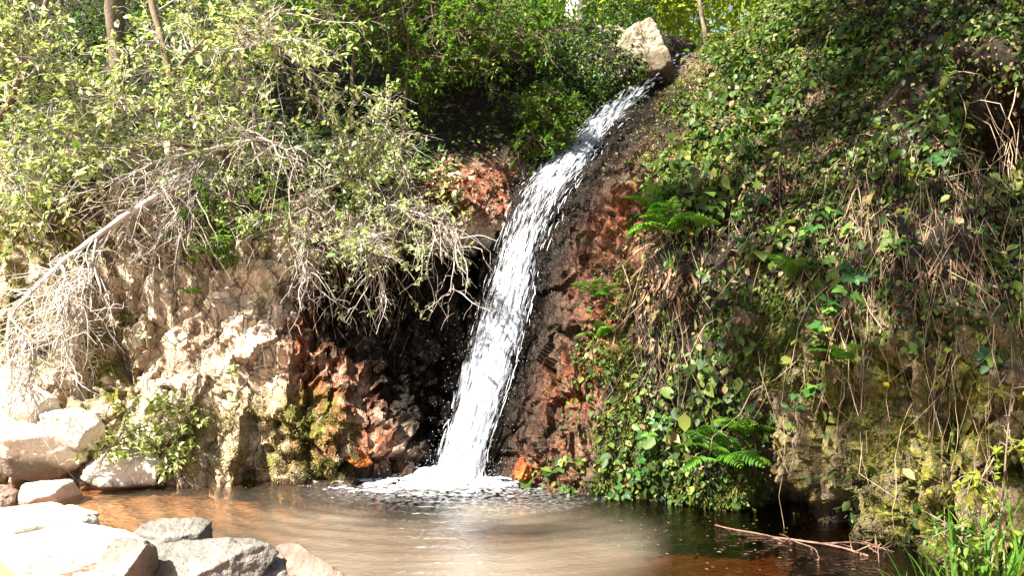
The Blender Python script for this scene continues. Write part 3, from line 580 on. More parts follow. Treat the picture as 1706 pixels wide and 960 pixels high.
def tri_leaf():
    Vs, Fs, o = [], [], 0
    for ang, off, sc in ((0, (.35, 0, 0), .65), (1.15, (.3, .02, 0), .5), (-1.15, (.3, -.02, 0), .5)):
        V, Fc = blade_mesh('x', .62, .15, 6, .1); V = V * sc; c_, s_ = math.cos(ang), math.sin(ang)
        V = np.stack([V[:, 0] * c_ - V[:, 1] * s_, V[:, 0] * s_ + V[:, 1] * c_, V[:, 2]], -1) + np.array(off); Vs.append(V); Fs.append(Fc + o); o += len(V)
    V, Fc = tubes(np.array([[[0, 0, 0], [.2, 0, .01], [.36, 0, 0]]]), np.full((1, 3), .008), 3); Vs.append(V); Fs.append(Fc + o)
    return np.concatenate(Vs), np.concatenate(Fs)
_b = blade_mesh('b', .5); OVAL = {}
def place_leaf(p, d, n, L, parent, mat, kind='oval', name='leaf'):
    key = (kind, mat.name)
    if key not in OVAL:
        V, Fc = _b if kind == 'oval' else (tri_leaf() if kind == 'tri' else blade_mesh('h', .85, .2, 7, .06)); me = new_mesh('leaf', V, Fc); me.materials.append(mat); OVAL[key] = me
    d = Vector(nrm(np.asarray(d, float))); n = Vector(nrm(np.asarray(n, float))); b = n.cross(d).normalized(); n = d.cross(b)
    o = bpy.data.objects.new(name, OVAL[key]); COL.objects.link(o)
    Mx = Matrix((d, b, n)).transposed().to_4x4(); Mx = Matrix.Translation(Vector(p) - Vector(parent.location)) @ Mx @ Matrix.Diagonal((L, L, L, 1))
    o.parent = parent; o.matrix_local = Mx; return o
A = at
A2 = lambda x, y, Y: at(x, y, Y + .45)
# sunlit shrub on the left ledge, trunk leaning up and to the left
shrub('leafy_shrub', 'sunlit shrub with a leaning grey trunk on the left ledge', 'shrub',
      [([A2(402, 430, 7.75), A2(392, 350, 7.65), A2(374, 260, 7.55), A2(310, 200, 7.45), A2(284, 130, 7.4), A2(246, -20, 7.4)], .055, .03),
       ([A2(374, 260, 7.55), A2(330, 190, 7.3), A2(400, 80, 7.2), A2(470, 10, 7.1)], .028, .008),
       ([A2(310, 200, 7.45), A2(220, 170, 7.2), A2(120, 140, 7.0), A2(20, 90, 6.9)], .025, .006),
       ([A2(284, 130, 7.4), A2(350, 60, 7.2), A2(430, 60, 7.0), A2(480, 85, 6.9)], .02, .005),
       ([A2(374, 250, 7.55), A2(300, 240, 7.2), A2(200, 250, 7.0), A2(100, 260, 6.9)], .025, .006)],
      A2(402, 430, 7.75), .05, 210, .7, 1500, .3, 7000, .060, M_shrub, big=90, bigmat=M_shrubpart)
shrub('leafy_shrub', 'bright leafy shrub at the upper edge of the photo by the far side', 'shrub',
      [([A2(-60, 330, 8.2), A2(-20, 240, 7.8), A2(40, 120, 7.5), A2(90, -30, 7.4)], .05, .02),
       ([A2(-20, 240, 7.8), A2(60, 230, 7.3), A2(140, 200, 7.0)], .025, .006), ([A2(40, 120, 7.5), A2(0, 60, 7.1), A2(-60, 20, 6.9)], .02, .006),
       ([A2(-20, 250, 7.8), A2(10, 300, 7.2), A2(40, 310, 6.9)], .02, .005)],
      A2(-60, 330, 8.2), .05, 130, .7, 950, .32, 5200, .068, M_shrub, big=60, bigmat=M_shrubpart)
shrub('spreading_shrub', 'low spreading shrub with whitish leaves hanging over the dark recess', 'shrub',
      [([A(625, 345, 8.3), A(600, 290, 8.1), A(560, 230, 7.9), A(520, 160, 7.8)], .03, .008),
       ([A(625, 345, 8.3), A(660, 340, 7.9), A(700, 370, 7.6), A(740, 400, 7.5)], .022, .005),
       ([A(600, 290, 8.1), A(540, 320, 7.7), A(480, 360, 7.5), A(430, 370, 7.4)], .02, .005),
       ([A(600, 290, 8.1), A(640, 230, 7.8), A(650, 180, 7.7)], .018, .005),
       ([A(615, 330, 8.2), A(600, 380, 7.7), A(620, 420, 7.5)], .018, .004)],
      A(625, 345, 8.3), .03, 170, .5, 1000, .24, 4000, .046, M_shrub, big=60, bigmat=M_shrubpart, droop=.25)
# bare pale boughs drooping at the left
def bare(label, limbs, root, nt, tl, ns_, sl, out, droop=.35):
    return shrub('bare_bough', label, 'branch', limbs, root, .02, nt, tl, ns_, sl, 0, .04, M_shrub, bmat=M_barkpale, tmat=BT, droop=droop, thick=.95, start=.15, wig=.5, out=out, group=None)
BT = M_barkpale
bare('pale leafless bough drooping past the cliff at the photo edge',
     [([A(300, 300, 7.5), A(235, 345, 7.15), A(165, 395, 6.95), A(95, 445, 6.8), A(20, 530, 6.7), A(15, 640, 6.65)], .032, .010),
      ([A(105, 440, 6.82), A(112, 500, 6.7), A(105, 570, 6.65)], .016, .004), ([A(165, 395, 6.95), A(150, 470, 6.75), A(130, 540, 6.7)], .010, .003),
      ([A(20, 530, 6.7), A(55, 590, 6.6), A(40, 660, 6.6)], .010, .003)], A(300, 300, 7.5), 210, .46, 950, .2, (-.5, -.1, -.5))
BT = M_twig
bare('tangle of pale leafless twigs hanging under the leaning trunk',
     [([A(380, 240, 7.75), A(320, 255, 7.50), A(260, 270, 7.35), A(190, 310, 7.25)], .018, .005), ([A(380, 240, 7.75), A(300, 290, 7.40), A(230, 340, 7.25)], .014, .004),
      ([A(370, 260, 7.75), A(330, 320, 7.40), A(290, 370, 7.30)], .012, .003), ([A(385, 240, 7.75), A(430, 230, 7.40), A(500, 260, 7.30)], .014, .004)],
     A(380, 240, 7.75), 210, .55, 800, .2, (-.4, -.2, -.35))
bare('pale leafless twigs reaching toward the waterfall over the recess',
     [([A(620, 340, 8.2), A(670, 345, 7.8), A(720, 365, 7.6), A(758, 400, 7.5), A(750, 490, 7.45)], .014, .003), ([A(610, 350, 8.1), A(620, 420, 7.6), A(640, 480, 7.5)], .010, .003),
      ([A(560, 340, 8.0), A(510, 400, 7.5), A(520, 470, 7.4)], .010, .003)], A(620, 340, 8.2), 110, .4, 420, .16, (.1, -.3, -.3))
# roots and stems hanging in front of the left cliff
def hang(n, xr, yr, lr, surf, label, group, mat, rad=(.002, .005), off=(.02, .10), sway=.10, name='hanging_vine', cat='vine'):
    P0, N0 = sample(surf, n, lambda px, py, P: box(px, py, *xr, *yr, 12) + 1e-12)
    for k in range(n):
        L = rng.uniform(*lr); Nn = 9; t = np.linspace(0, 1, Nn)
        w = np.cumsum(rng.normal(size=(Nn, 3)), 0) * sway * L / 3.5; w[:, 2] *= .3; w -= w[0]
        o_ = rng.uniform(*off); dirx = rng.normal(0, sway * 1.3)
        Q = P0[k] + N0[k] * o_ * np.minimum(t * 5, 1)[:, None] + w + np.stack([dirx * L * t, -.16 * L * t, -L * t], -1)
        R = np.linspace(rng.uniform(*rad), .0012, Nn); V, Fc = tubes(Q[None], R[None], 4)
        o = obj(name, new_mesh(name, V - P0[k], Fc), mat, label=label, category=cat, group=group); o.location = P0[k]
hang(44, (150, 680), (330, 470), (.35, 1.1), SL, 'thin dry root hanging down the sunlit cliff below the shrubs', 'roots hanging on the left cliff', M_vine, name='hanging_root', cat='root')
hang(56, (1420, 1650), (220, 470), (.5, 1.5), SR, 'dry brown vine hanging in the dense curtain of the overgrown cliff', 'vines in the dense curtain', M_vine, rad=(.002, .004), off=(.12, .32), sway=.14)
hang(40, (1080, 1420), (330, 560), (.35, 1.3), SR, 'thin dry vine trailing over the overgrown cliff beside the ferns', 'vines beside the ferns', M_vine, off=(.03, .15), sway=.2)
hang(26, (1280, 1690), (480, 680), (.5, 1.4), SR, 'thin vine trailing over the mossy rock columns', 'vines over the rock columns', M_vine, rad=(.0018, .0035), off=(.04, .14), sway=.06)
hang(26, (1580, 1700), (120, 330), (.3, .9), SR, 'reddish root hanging in the hollow under the bank', 'roots in the hollow', M_vine, off=(.1, .4), sway=.15, name='hanging_root', cat='root')
# ------------------------------------------------------------------ saplings and trees behind
def spray_tree(name, label, limbs, root, nt, tl, ns_, sl, nl, ll, mat, flat=.85, category='tree', bmat=M_bark, droop=.1, up=.1, start=.35, lw=.5):
    return shrub(name, label, category, limbs, root, .03, nt, tl, ns_, sl, nl, ll, mat, bmat=bmat, tmat=M_bark, flat=flat, droop=droop, up=up, start=start, lw=lw)
spray_tree('sapling', 'slender sapling with green leaf sprays above the dark undergrowth',
     [([A(650, 330, 8.9), A(672, 220, 8.9), A(680, 120, 8.9), A(690, -60, 8.9)], .028, .014), ([A(682, 100, 8.9), A(740, 60, 8.6), A(810, 50, 8.5)], .012, .004),
      ([A(685, 40, 8.9), A(620, 20, 8.6), A(550, 30, 8.5)], .012, .004), ([A(690, 0, 8.9), A(760, 10, 8.6), A(850, 30, 8.6)], .012, .004)],
     A(650, 330, 8.9), 120, .6, 700, .3, 5200, .062, M_green, start=.55)
spray_tree('sapling', 'thin sapling with a brown stem near the leaning shrub',
     [([A(560, 330, 9.2), A(585, 180, 9.2), A(590, 60, 9.2), A(600, -80, 9.2)], .03, .016), ([A(590, 40, 9.2), A(520, 10, 8.9), A(450, 20, 8.8)], .012, .004),
      ([A(590, 20, 9.2), A(650, -10, 8.9), A(720, 0, 8.8)], .012, .004)],
     A(560, 330, 9.2), 100, .6, 600, .3, 4600, .06, M_green, start=.6)
spray_tree('sapling', 'leafy sapling with bright sprays beside the sunlit tree foot',
     [([A(800, 230, 9.9), A(810, 120, 9.9), A(830, 20, 9.9), A(850, -60, 9.9)], .022, .01), ([A(812, 110, 9.9), A(770, 90, 9.6), A(720, 100, 9.5)], .01, .004),
      ([A(820, 70, 9.9), A(870, 50, 9.6), A(900, 60, 9.5)], .01, .004)], A(800, 230, 9.9), 90, .5, 500, .28, 3600, .065, M_green, start=.35)
spray_tree('green_bush', 'dense green bush overhanging the dark side of the chute',
     [([A(905, 255, 9.25), A(910, 200, 9.1), A(915, 140, 9.0)], .02, .006), ([A(925, 220, 9.25), A(890, 190, 9.0), A(875, 170, 8.95)], .012, .004), ([A(915, 210, 9.1), A(940, 190, 9.0), A(950, 170, 9.0)], .012, .004),
      ([A(925, 225, 9.25), A(900, 225, 9.0), A(885, 230, 8.9)], .01, .004), ([A(915, 225, 9.15), A(930, 220, 9.0), A(940, 205, 8.95)], .01, .004)],
     A(905, 255, 9.25), 80, .22, 420, .13, 3600, .05, M_green, category='bush', start=.2, droop=.3)
spray_tree('leafy_clump', 'sunlit leafy clump growing above the white waterline rock',
     [([A(255, 770, 7.2), A(260, 730, 7.12), A(265, 690, 7.1)], .010, .004), ([A(255, 765, 7.2), A(220, 730, 7.1), A(200, 700, 7.05)], .008, .003), ([A(258, 765, 7.2), A(290, 730, 7.1), A(300, 700, 7.05)], .008, .003)],
     A(255, 770, 7.2), 46, .24, 260, .14, 1300, .062, M_pale, category='plant', start=.1, flat=.4)
spray_tree('leafy_shoot', 'green leafy shoots growing against the leaning trunk foot',
     [([A(395, 410, 7.6), A(370, 360, 7.45), A(340, 320, 7.4)], .010, .004), ([A(400, 400, 7.6), A(430, 360, 7.4), A(450, 330, 7.35)], .010, .004), ([A(395, 415, 7.6), A(350, 400, 7.4), A(320, 360, 7.35)], .008, .003)],
     A(395, 410, 7.6), 40, .26, 200, .15, 1100, .06, M_green, category='plant', start=.1, flat=.6)
# big sunlit tree foot at the top and the wood beyond
def tree(label, x, y, h, r, crown, nl, ll, mat, bmat=M_bark, lean=(0, 0), ntw=120, name='tree', tl=1.6):
    z = hill_z(x, y) - .3; p0 = np.array([x, y, z]); top = p0 + np.array([lean[0], lean[1], h])
    limbs = [([p0, p0 + (top - p0) * .33 + np.array([.1, 0, 0]), p0 + (top - p0) * .66, top], r, r * .45)]
    for k in range(5):
        a = rng.uniform(0, 2 * np.pi); s0 = p0 + (top - p0) * rng.uniform(.35, .85); e = s0 + np.array([math.cos(a) * crown, math.sin(a) * crown, rng.uniform(.2, 1.4)])
        limbs.append(([s0, (s0 + e) / 2 + np.array([0, 0, .25]), e], r * .4, r * .1))
    return shrub(name, label, 'tree', limbs, p0, r, ntw, tl, 700, .7, nl, ll, mat, bmat=bmat, tmat=M_bark, flat=.6, droop=.15, start=.3, lw=.6)
tree('pale sunlit trunk flaring into roots at the top of the bank', .75, 11.6, 5.5, .17, 1.8, 2200, .09, M_bright, M_barkpale, (.1, .2))
tree('dark thin leaning trunk against the bright wood behind the crest', 3.15, 13.0, 6, .045, 1.7, 4200, .10, M_bright, lean=(-.9, .4))
tree('slim trunk rising behind the large sunlit boulder', 2.4, 15.5, 6, .09, 1.8, 4200, .11, M_bright, lean=(.4, 0))
tree('slim trunk in the bright wood over the crest of the right cliff', 4.6, 15.0, 6, .09, 2.0, 4500, .11, M_bright, lean=(.3, 0))
tree('broad bright tree deep in the wood beyond the falls', 3.6, 19.5, 8, .14, 2.8, 5200, .15, M_bright)
tree('tree deep in the wood behind the pale trunk', .6, 18.5, 7, .13, 2.6, 5200, .15, M_bright)
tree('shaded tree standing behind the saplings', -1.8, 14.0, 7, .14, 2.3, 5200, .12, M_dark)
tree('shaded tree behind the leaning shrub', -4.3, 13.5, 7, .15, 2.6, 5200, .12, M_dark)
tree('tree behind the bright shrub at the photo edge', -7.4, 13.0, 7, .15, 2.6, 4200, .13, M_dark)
# undergrowth filling the far wood and slope
def mass(name, label, n, gen, L, mat, lw=.55, category='undergrowth', flat=.6):
    P = gen(n); D = rdir(n); N_ = nrm(np.array([0, -.2, 1.]) * (.5 + flat) + rdir(n) * .8); l = rng.uniform(.6, 1.3, n) * L
    V, Fc, a = leaves(P, D, N_, l, l * lw, np.clip(rng.normal(.5, .25, n), 0, 1))
    return obj(name, new_mesh(name, V, Fc, {'rnd': a}), mat, kind='stuff', label=label, category=category)
def far_gen(n):
    C = np.stack([rng.uniform(-14, 14, 260), rng.uniform(16, 30, 260), 0 * np.zeros(260)], -1); C[:120, 0] = rng.uniform(0, 9, 120); C[:120, 1] = rng.uniform(14.5, 26, 120); C[:, 2] = [hill_z(x, y) + rng.uniform(.2, 5.5) for x, y, _ in C]
    i = rng.integers(0, 260, n); return C[i] + rng.normal(size=(n, 3)) * np.array([.8, .6, .6])
mass('far_foliage', 'bright yellow green leaves of the far wood', 34000, far_gen, .20, M_bright, category='wood')
def slope_gen(n):
    P, Nn = sample(SL, n, lambda px, py, P: (px < 1090) * sst(330, 290, py) * (.25 + 1.0 * (fbm(P, 1.4, 3, 401) > -.05)))
    P[:, 2] += rng.random(n) ** 1.6 * .45; return P
mass('undergrowth', 'fresh green ground plants among the dark undergrowth of the slope', 12000, lambda n: slope_gen(n), .065, M_green)
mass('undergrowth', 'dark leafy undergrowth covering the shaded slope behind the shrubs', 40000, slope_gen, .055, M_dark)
def surf_leaves(name, label, s, n, wf, L, mat, lift, lw=.7, category='ivy', hangf=.8, seed=0):
    P, Nn = sample(s, n, wf); K = len(P); P = P + Nn * (np.abs(rng.normal(0, 1, (K, 1))) * lift)
    D = nrm(np.array([0, 0, -hangf]) + rdir(K) * .8 + Nn * .25); No = nrm(Nn * 1.0 + np.array([0, 0, .7]) + rdir(K) * .55); l = np.clip(rng.lognormal(-.12, .42, K), .35, 2.1) * L
    V, Fc, a = leaves(P, D, No, l, l * lw * rng.uniform(.8, 1.2, K), np.clip(rng.normal(.48, .25, K), 0, 1))
    return obj(name, new_mesh(name, V, Fc, {'rnd': a}), mat, kind='stuff', label=label, category=category)
def patch(P, sc, seed, thr, soft=.15): return sst(thr - soft, thr + soft, fbm(P, sc, 4, seed))
def right_of_fall(px, py, k=120): k = k * (.12 + .88 * sst(90, 260, py)); return sst(k, k + 20 + 60 * sst(90, 260, py), px - np.interp(py, [p[1] for p in FALL], [p[0] for p in FALL]))
surf_leaves('ivy', 'ivy and bramble leaves covering the upper face of the overgrown cliff', SR, 38000,
    lambda px, py, P: right_of_fall(px, py, 95) * (.10 + patch(P, 1.5, 501, .0) * (.25 + patch(P, 5, 502, .0))) * (1 - .97 * sst(500, 600, py + 60 * fbm(P, 1, 2, 505)) * sst(1230, 1290, px)) * (1 - box(px, py, 1600, 1740, 140, 310, 25)) * (1 - .35 * box(px, py, 1120, 1420, 60, 230, 40)), .042, M_ivy, .05)
surf_leaves('ivy', 'larger ivy leaves in clumps on the overgrown cliff', SR, 10000,
    lambda px, py, P: right_of_fall(px, py) * patch(P, 1.1, 511, .12) * (1 - .98 * sst(520, 620, py) * sst(1200, 1290, px)) * (1 - box(px, py, 1600, 1740, 140, 310, 25)), .072, M_ivy, .10)
surf_leaves('leaf_litter', 'dry brown leaves caught on the upper face of the overgrown cliff', SR, 22000,
    lambda px, py, P: right_of_fall(px, py, 135) * (1 + 1.5 * box(px, py, 1080, 1400, -20, 260, 40)) * (.2 + patch(P, 2.5, 521, .05)) * (1 - .95 * sst(500, 600, py)), .034, M_dead, .012, .6, 'leaf litter')
surf_leaves('leaf_litter', 'pinkish brown dead leaves on the ledge beside the top of the fall', SL, 5000,
    lambda px, py, P: box(px, py, 650, 890, 255, 360, 25) + .35 * box(px, py, 860, 1080, 20, 130, 25) + .12 * sst(380, 300, py), .045, M_dead, .012, .6, 'leaf litter')
surf_leaves('ivy', 'small dark leaves matting the bank beside the chute', SL, 9000, lambda px, py, P: box(px, py, 860, 1100, 70, 270, 20) * (.3 + patch(P, 3, 531, 0)), .034, M_ivy, .03)
surf_leaves('ivy', 'low leaves growing along the edge of the left ledge', SL, 6000, lambda px, py, P: box(px, py, -200, 760, 270, 400, 30) * patch(P, 1.8, 541, .0), .045, M_shrub, .06)
def tufts(name, label, s, n, wf, L, mat, category='moss', down=.3, w=.16):
    P, Nn = sample(s, n, wf); D = nrm(Nn + np.array([0, 0, -down]) + rdir(n) * .7); l = rng.uniform(.5, 1.4, n) * L
    V, Fc, a = leaves(P - Nn * .004, D, rdir(n), l, l * w, np.clip(rng.normal(.5, .22, n), 0, 1))
    return obj(name, new_mesh(name, V, Fc, {'rnd': a}), mat, kind='stuff', label=label, category=category)
tufts('moss', 'olive brown moss hanging over the waterline on the left cliff foot', SL, 9000, lambda px, py, P: box(px, py, 305, 570, 690, 800, 25) * (.3 + patch(P, 4, 601, .0)) + .5 * box(px, py, 160, 320, 740, 800, 15), .020, M_drymoss, down=.5, w=.4)
tufts('moss', 'dark green moss beside the orange waterline stone', SL, 2500, lambda px, py, P: box(px, py, 500, 590, 690, 800, 16) * patch(P, 3, 602, .0), .035, M_moss, down=.5)
tufts('moss', 'bright green moss and grass hanging in strips beside the ferns', SR, 22000, lambda px, py, P: right_of_fall(px, py, 150) * ((box(px, py, 965, 1060, 440, 820, 18) * patch(P, 2.4, 611, -.05)) + box(px, py, 1000, 1260, 700, 835, 20) * patch(P, 2.2, 612, .0) + .7 * box(px, py, 1260, 1340, 430, 640, 15) * patch(P, 2.2, 613, .0)), .055, M_moss, down=1.0, w=.16)
tufts('moss', 'yellow green moss streaks on the rock columns', SR, 12000, lambda px, py, P: sst(1230, 1270, px) * sst(560, 640, py) * patch(P, (2.5, 2.5, .7), 621, .12), .016, M_moss, down=.8, w=.4)
tufts('dry_grass', 'dry straw coloured grass hanging from the overgrown cliff', SR, 3200, lambda px, py, P: right_of_fall(px, py, 150) * (.15 + patch(P, 1.8, 631, .1)) * (1 - sst(1200, 1300, px) * sst(480, 560, py)) * (1 - sst(640, 740, py)) * sst(200, 330, py), .11, M_dead, 'grass', down=1.8, w=.022)
tufts('dry_grass', 'pinkish dry grass hanging in a tuft below the fern ledge', SR, 300, lambda px, py, P: box(px, py, 1050, 1160, 430, 540, 30), .17, M_dead, 'grass', down=2.0, w=.014)
tufts('dry_grass', 'dry stalks matted along the edge of the left ledge', SL, 1500, lambda px, py, P: box(px, py, 100, 700, 300, 430, 25) * patch(P, 2, 641, .0), .10, M_dead, 'grass', down=1.2, w=.04)

# ------------------------------------------------------------------ ferns, brambles, flowers, grass
tufts('moss', 'olive moss and short growth on the crest beside the head of the fall', SR, 9000, lambda px, py, P: right_of_fall(px, py, 50) * sst(330, 250, py) * (1 - sst(1420, 1520, px)) * (.3 + patch(P, 2.5, 651, .0)), .035, M_moss, down=.3, w=.3)
tufts('moss', 'dry brown moss on the crest beside the head of the fall', SR, 9000, lambda px, py, P: right_of_fall(px, py, 40) * sst(330, 250, py) * (1 - sst(1420, 1520, px)) * (.2 + patch(P, 2.5, 652, .0)), .035, M_drymoss, down=.3, w=.3)
def straws(name, label, s, n, wf, lr, mat):
    P, Nn = sample(s, n, wf); L = rng.uniform(*lr, n); D = nrm(np.array([0, -.12, -1.]) + rng.normal(size=(n, 3)) * np.array([.30, .12, .15]))
    T = wander(P + Nn * rng.uniform(.02, .16, (n, 1)), D, L, 6, .10); V, Fc = tubes(T, np.linspace(1, .5, 6)[None] * rng.uniform(.0009, .0024, (n, 1)), 3)
    obj(name, new_mesh(name, V, Fc), mat, kind='stuff', label=label, category='stems')
straws('dry_stems', 'mat of thin dry stems hanging all over the overgrown cliff', SR, 1500, lambda px, py, P: right_of_fall(px, py, 170) * (.15 + patch(P, 1.6, 661, .05) + box(px, py, 1430, 1640, 250, 480, 30)) * sst(170, 300, py) * (1 - sst(560, 680, py)), (.15, .75), M_vine)
straws('dry_stems', 'thin dry stems and rootlets draped over the sunlit cliff', SL, 500, lambda px, py, P: box(px, py, 120, 680, 330, 560, 40) * (.2 + patch(P, 2, 662, .0)), (.12, .5), M_vine)
def frond_mesh(seed):
    r = np.random.default_rng(seed); n = 20; t = np.linspace(0, 1, n); C = np.stack([t, .06 * np.sin(t * 2 + seed), .30 * np.sin(t * 2.2) - .28 * t ** 2.2], -1)
    T = nrm(np.gradient(C, axis=0)); Vs, Fs, o = [], [], 0
    V, Fc = tubes(C[None], np.linspace(.009, .002, n)[None], 3); Vs.append(V); Fs.append(Fc); o += len(V)
    for s in (1, -1):
        k = np.arange(3, n); pl = .30 * np.sin(np.pi * (t[k] * .9 + .08)) ** .8
        side = np.cross(np.array([0, 0, 1.]), T[k]) * s; D = nrm(side + T[k] * .45 + np.array([0, 0, -.15]) + .08 * r.normal(size=(len(k), 3)))
        V, Fc, _ = leaves(C[k], D, np.tile([0, 0, 1.], (len(k), 1)), pl, .062, t[k]); Vs.append(V); Fs.append(Fc + o); o += len(V)
    me = new_mesh('frond', np.concatenate(Vs), np.concatenate(Fs)); me.materials.append(M_fern); return me
FR = [frond_mesh(s) for s in range(4)]
def fern(p, n, L, label, face=(-.4, -1), spread=1.6, elev=.5):
    t = thing('fern', p, label, 'fern', 'ferns on the cliffs'); a0 = math.atan2(face[1], face[0])
    for k in range(n):
        o = bpy.data.objects.new('frond', FR[k % 4]); COL.objects.link(o); o.parent = t
        o.rotation_euler = (rng.normal(0, .25), -elev + rng.normal(0, .25), a0 + spread * (k / (n - 1) - .5) * 2 * .9 + rng.normal(0, .12)); s = L * rng.uniform(.75, 1.15); o.scale = (s, s, s)
    return t
def surf_at(G, px_, py_):
    px, py = to_px(G); d = (px - px_) ** 2 + (py - py_) ** 2; d = d + (G[..., 1] > 12) * 1e6; k = np.unravel_index(np.argmin(d), d.shape); return G[k].copy(), k
for fx, fy, n, L, lb in [(1200, 775, 9, .42, 'bright fern on the waterline below the overgrown cliff'), (1115, 395, 8, .44, 'fern on the ledge right of the waterfall, above the pink dry grass'), (1085, 360, 5, .30, 'small fern nearest the waterfall on the upper ledge'),
        (1000, 500, 5, .26, 'small fern beside the wet brown rock halfway up the fall'), (1320, 470, 6, .28, 'yellowish fern in the middle of the overgrown cliff'), (1400, 610, 5, .25, 'small drooping fern above the rock columns'), (1000, 570, 5, .24, 'small fern hanging low in the green strip beside the fall'),
        (1240, 735, 5, .3, 'fern just above the bright waterline fern')]:
    p, k = surf_at(GR, fx, fy); fern(p - np.array([0, .03, 0]), n, L, lb)
p, k = surf_at(GL, 318, 495); fern(p - np.array([0, .03, 0]), 5, .16, 'tiny fern sprouting from the sunlit cliff', (0.2, -1))
def bramble(px_, py_, n, L, label, length=.6, kind='tri', mat=M_bramble, G=None, tmat=M_stem):
    p, k = surf_at(GR if G is None else G, px_, py_); Nn = (NR if G is None else NL)[k]
    t = thing('bramble', p, label, 'bramble', None); D = nrm(Nn + np.array([rng.normal(0, .5), -.2, .35])); tt = np.linspace(0, 1, 12)
    Q = p + D * length * tt[:, None] * .6 + np.stack([rng.normal(0, .15) * tt, -.05 * tt, -.75 * length * tt ** 2], -1) + .02 * np.cumsum(rng.normal(size=(12, 3)), 0) * tt[:, None]
    V, Fc = tubes(Q[None], np.linspace(.004, .0015, 12)[None], 4); adopt(obj('stem', new_mesh('stem', V, Fc), tmat), t)
    for q in range(n):
        i = rng.integers(2, 12); s = rng.choice([-1, 1]); d = nrm(np.array([s * .8, -.5, -.25]) + .5 * rdir(1)[0])
        place_leaf(Q[i] + .03 * rdir(1)[0], d, np.array([-.1, -.7, .9]) + .4 * rdir(1)[0], L * rng.uniform(.75, 1.3), t, mat, kind)
BR = [(1300, 215, 'in the middle of the upper cliff'), (1240, 235, 'between the chute bank and the upper cliff'), (1420, 170, 'high on the overgrown cliff'), (1520, 145, 'near the top by the hollow'), (1510, 320, 'behind the small yellow flower head'), (1560, 260, 'at the edge of the root hollow'),
      (1480, 380, 'over the dense vine curtain'), (1600, 380, 'under the root hollow'), (1390, 360, 'in the middle of the overgrown cliff'), (1340, 300, 'right above the middle of the cliff'), (1180, 330, 'above the ledge fern'), (1230, 400, 'right of the ledge fern'), (1150, 270, 'on the bank beside the chute'),
      (1430, 450, 'left of the vine curtain'), (1660, 460, 'at the photo edge beside the vine curtain'), (1680, 330, 'at the photo edge below the root hollow'), (1280, 340, 'above the yellowish fern'), (1400, 500, 'above the drooping fern'), (1640, 570, 'low at the photo edge beside the rock columns'),
      (1390, 640, 'hanging over the dark gap between rock columns'), (1120, 690, 'low beside the green moss strip'), (1080, 740, 'above the waterline moss'), (1460, 90, 'on the skyline part of the overgrown cliff'), (1640, 60, 'at the top corner of the overgrown cliff'), (1250, 150, 'on the sloping crest of the cliff')]
for k, (bx, by, where) in enumerate(BR):
    bramble(bx, by, int(rng.integers(8, 14)), rng.uniform(.085, .13), 'green bramble spray ' + where, rng.uniform(.3, .65))
for bx, by, where in [(330, 350, 'beside the leaning trunk foot'), (455, 480, 'above the dark edge of the recess'), (520, 400, 'under the spreading shrub'), (235, 560, 'in the middle of the sunlit cliff'), (395, 600, 'above the hanging moss'), (110, 560, 'behind the drooping pale bough')]:
    bramble(bx, by, int(rng.integers(9, 15)), rng.uniform(.05, .075), 'pale leafy sprig on the left cliff ' + where, rng.uniform(.25, .4), 'oval', M_shrubpart, GL, M_vine)
bramble(700, 250, 10, .12, 'broad leaved plant at the foot of the saplings', .3, 'heart', G=GL); bramble(560, 470, 6, .07, 'small green sprig hanging at the edge of the recess', .25, 'oval', G=GL)
def flower(px_, py_, label):
    p, k = surf_at(GR, px_, py_); p = p + np.array([-.02, -.16, 0]); t = thing('yellow_flower', p, label, 'flower', 'yellow flowers'); 
    Q = p + np.array([[.03, .14, -.18], [.01, .05, -.10], [0, 0, 0]]); V, Fc = tubes(catmull(Q, 8)[None], np.full((1, 8), .0022), 4); adopt(obj('stem', new_mesh('stem', V, Fc), M_stem), t)
    K = 22; a = np.arange(K) / K * 2 * np.pi; tilt = np.array([0, -.6, .8]); e1 = np.array([1., 0, 0]); e2 = np.cross(tilt, e1)
    D = np.cos(a)[:, None] * e1 + np.sin(a)[:, None] * e2 + .25 * tilt * (1 + np.arange(K) % 2)[:, None]
    V, Fc, at_ = leaves(np.tile(p, (K, 1)), D, np.tile(tilt, (K, 1)), .024, .012); adopt(obj('petals', new_mesh('petals', V, Fc), M_yellow), t)
m = M('yellow petal'); M_yellow = m.bsdf(m.ramp(m.noise(60, 2), [(.3, (.75, .50, .01)), (.7, (.85, .68, .03))]), .5)
flower(1503, 296, 'yellow flower head high on the overgrown cliff'); flower(1465, 638, 'yellow flower above the mossy rock column'); flower(1150, 398, 'pale yellow flower beside the ledge fern')
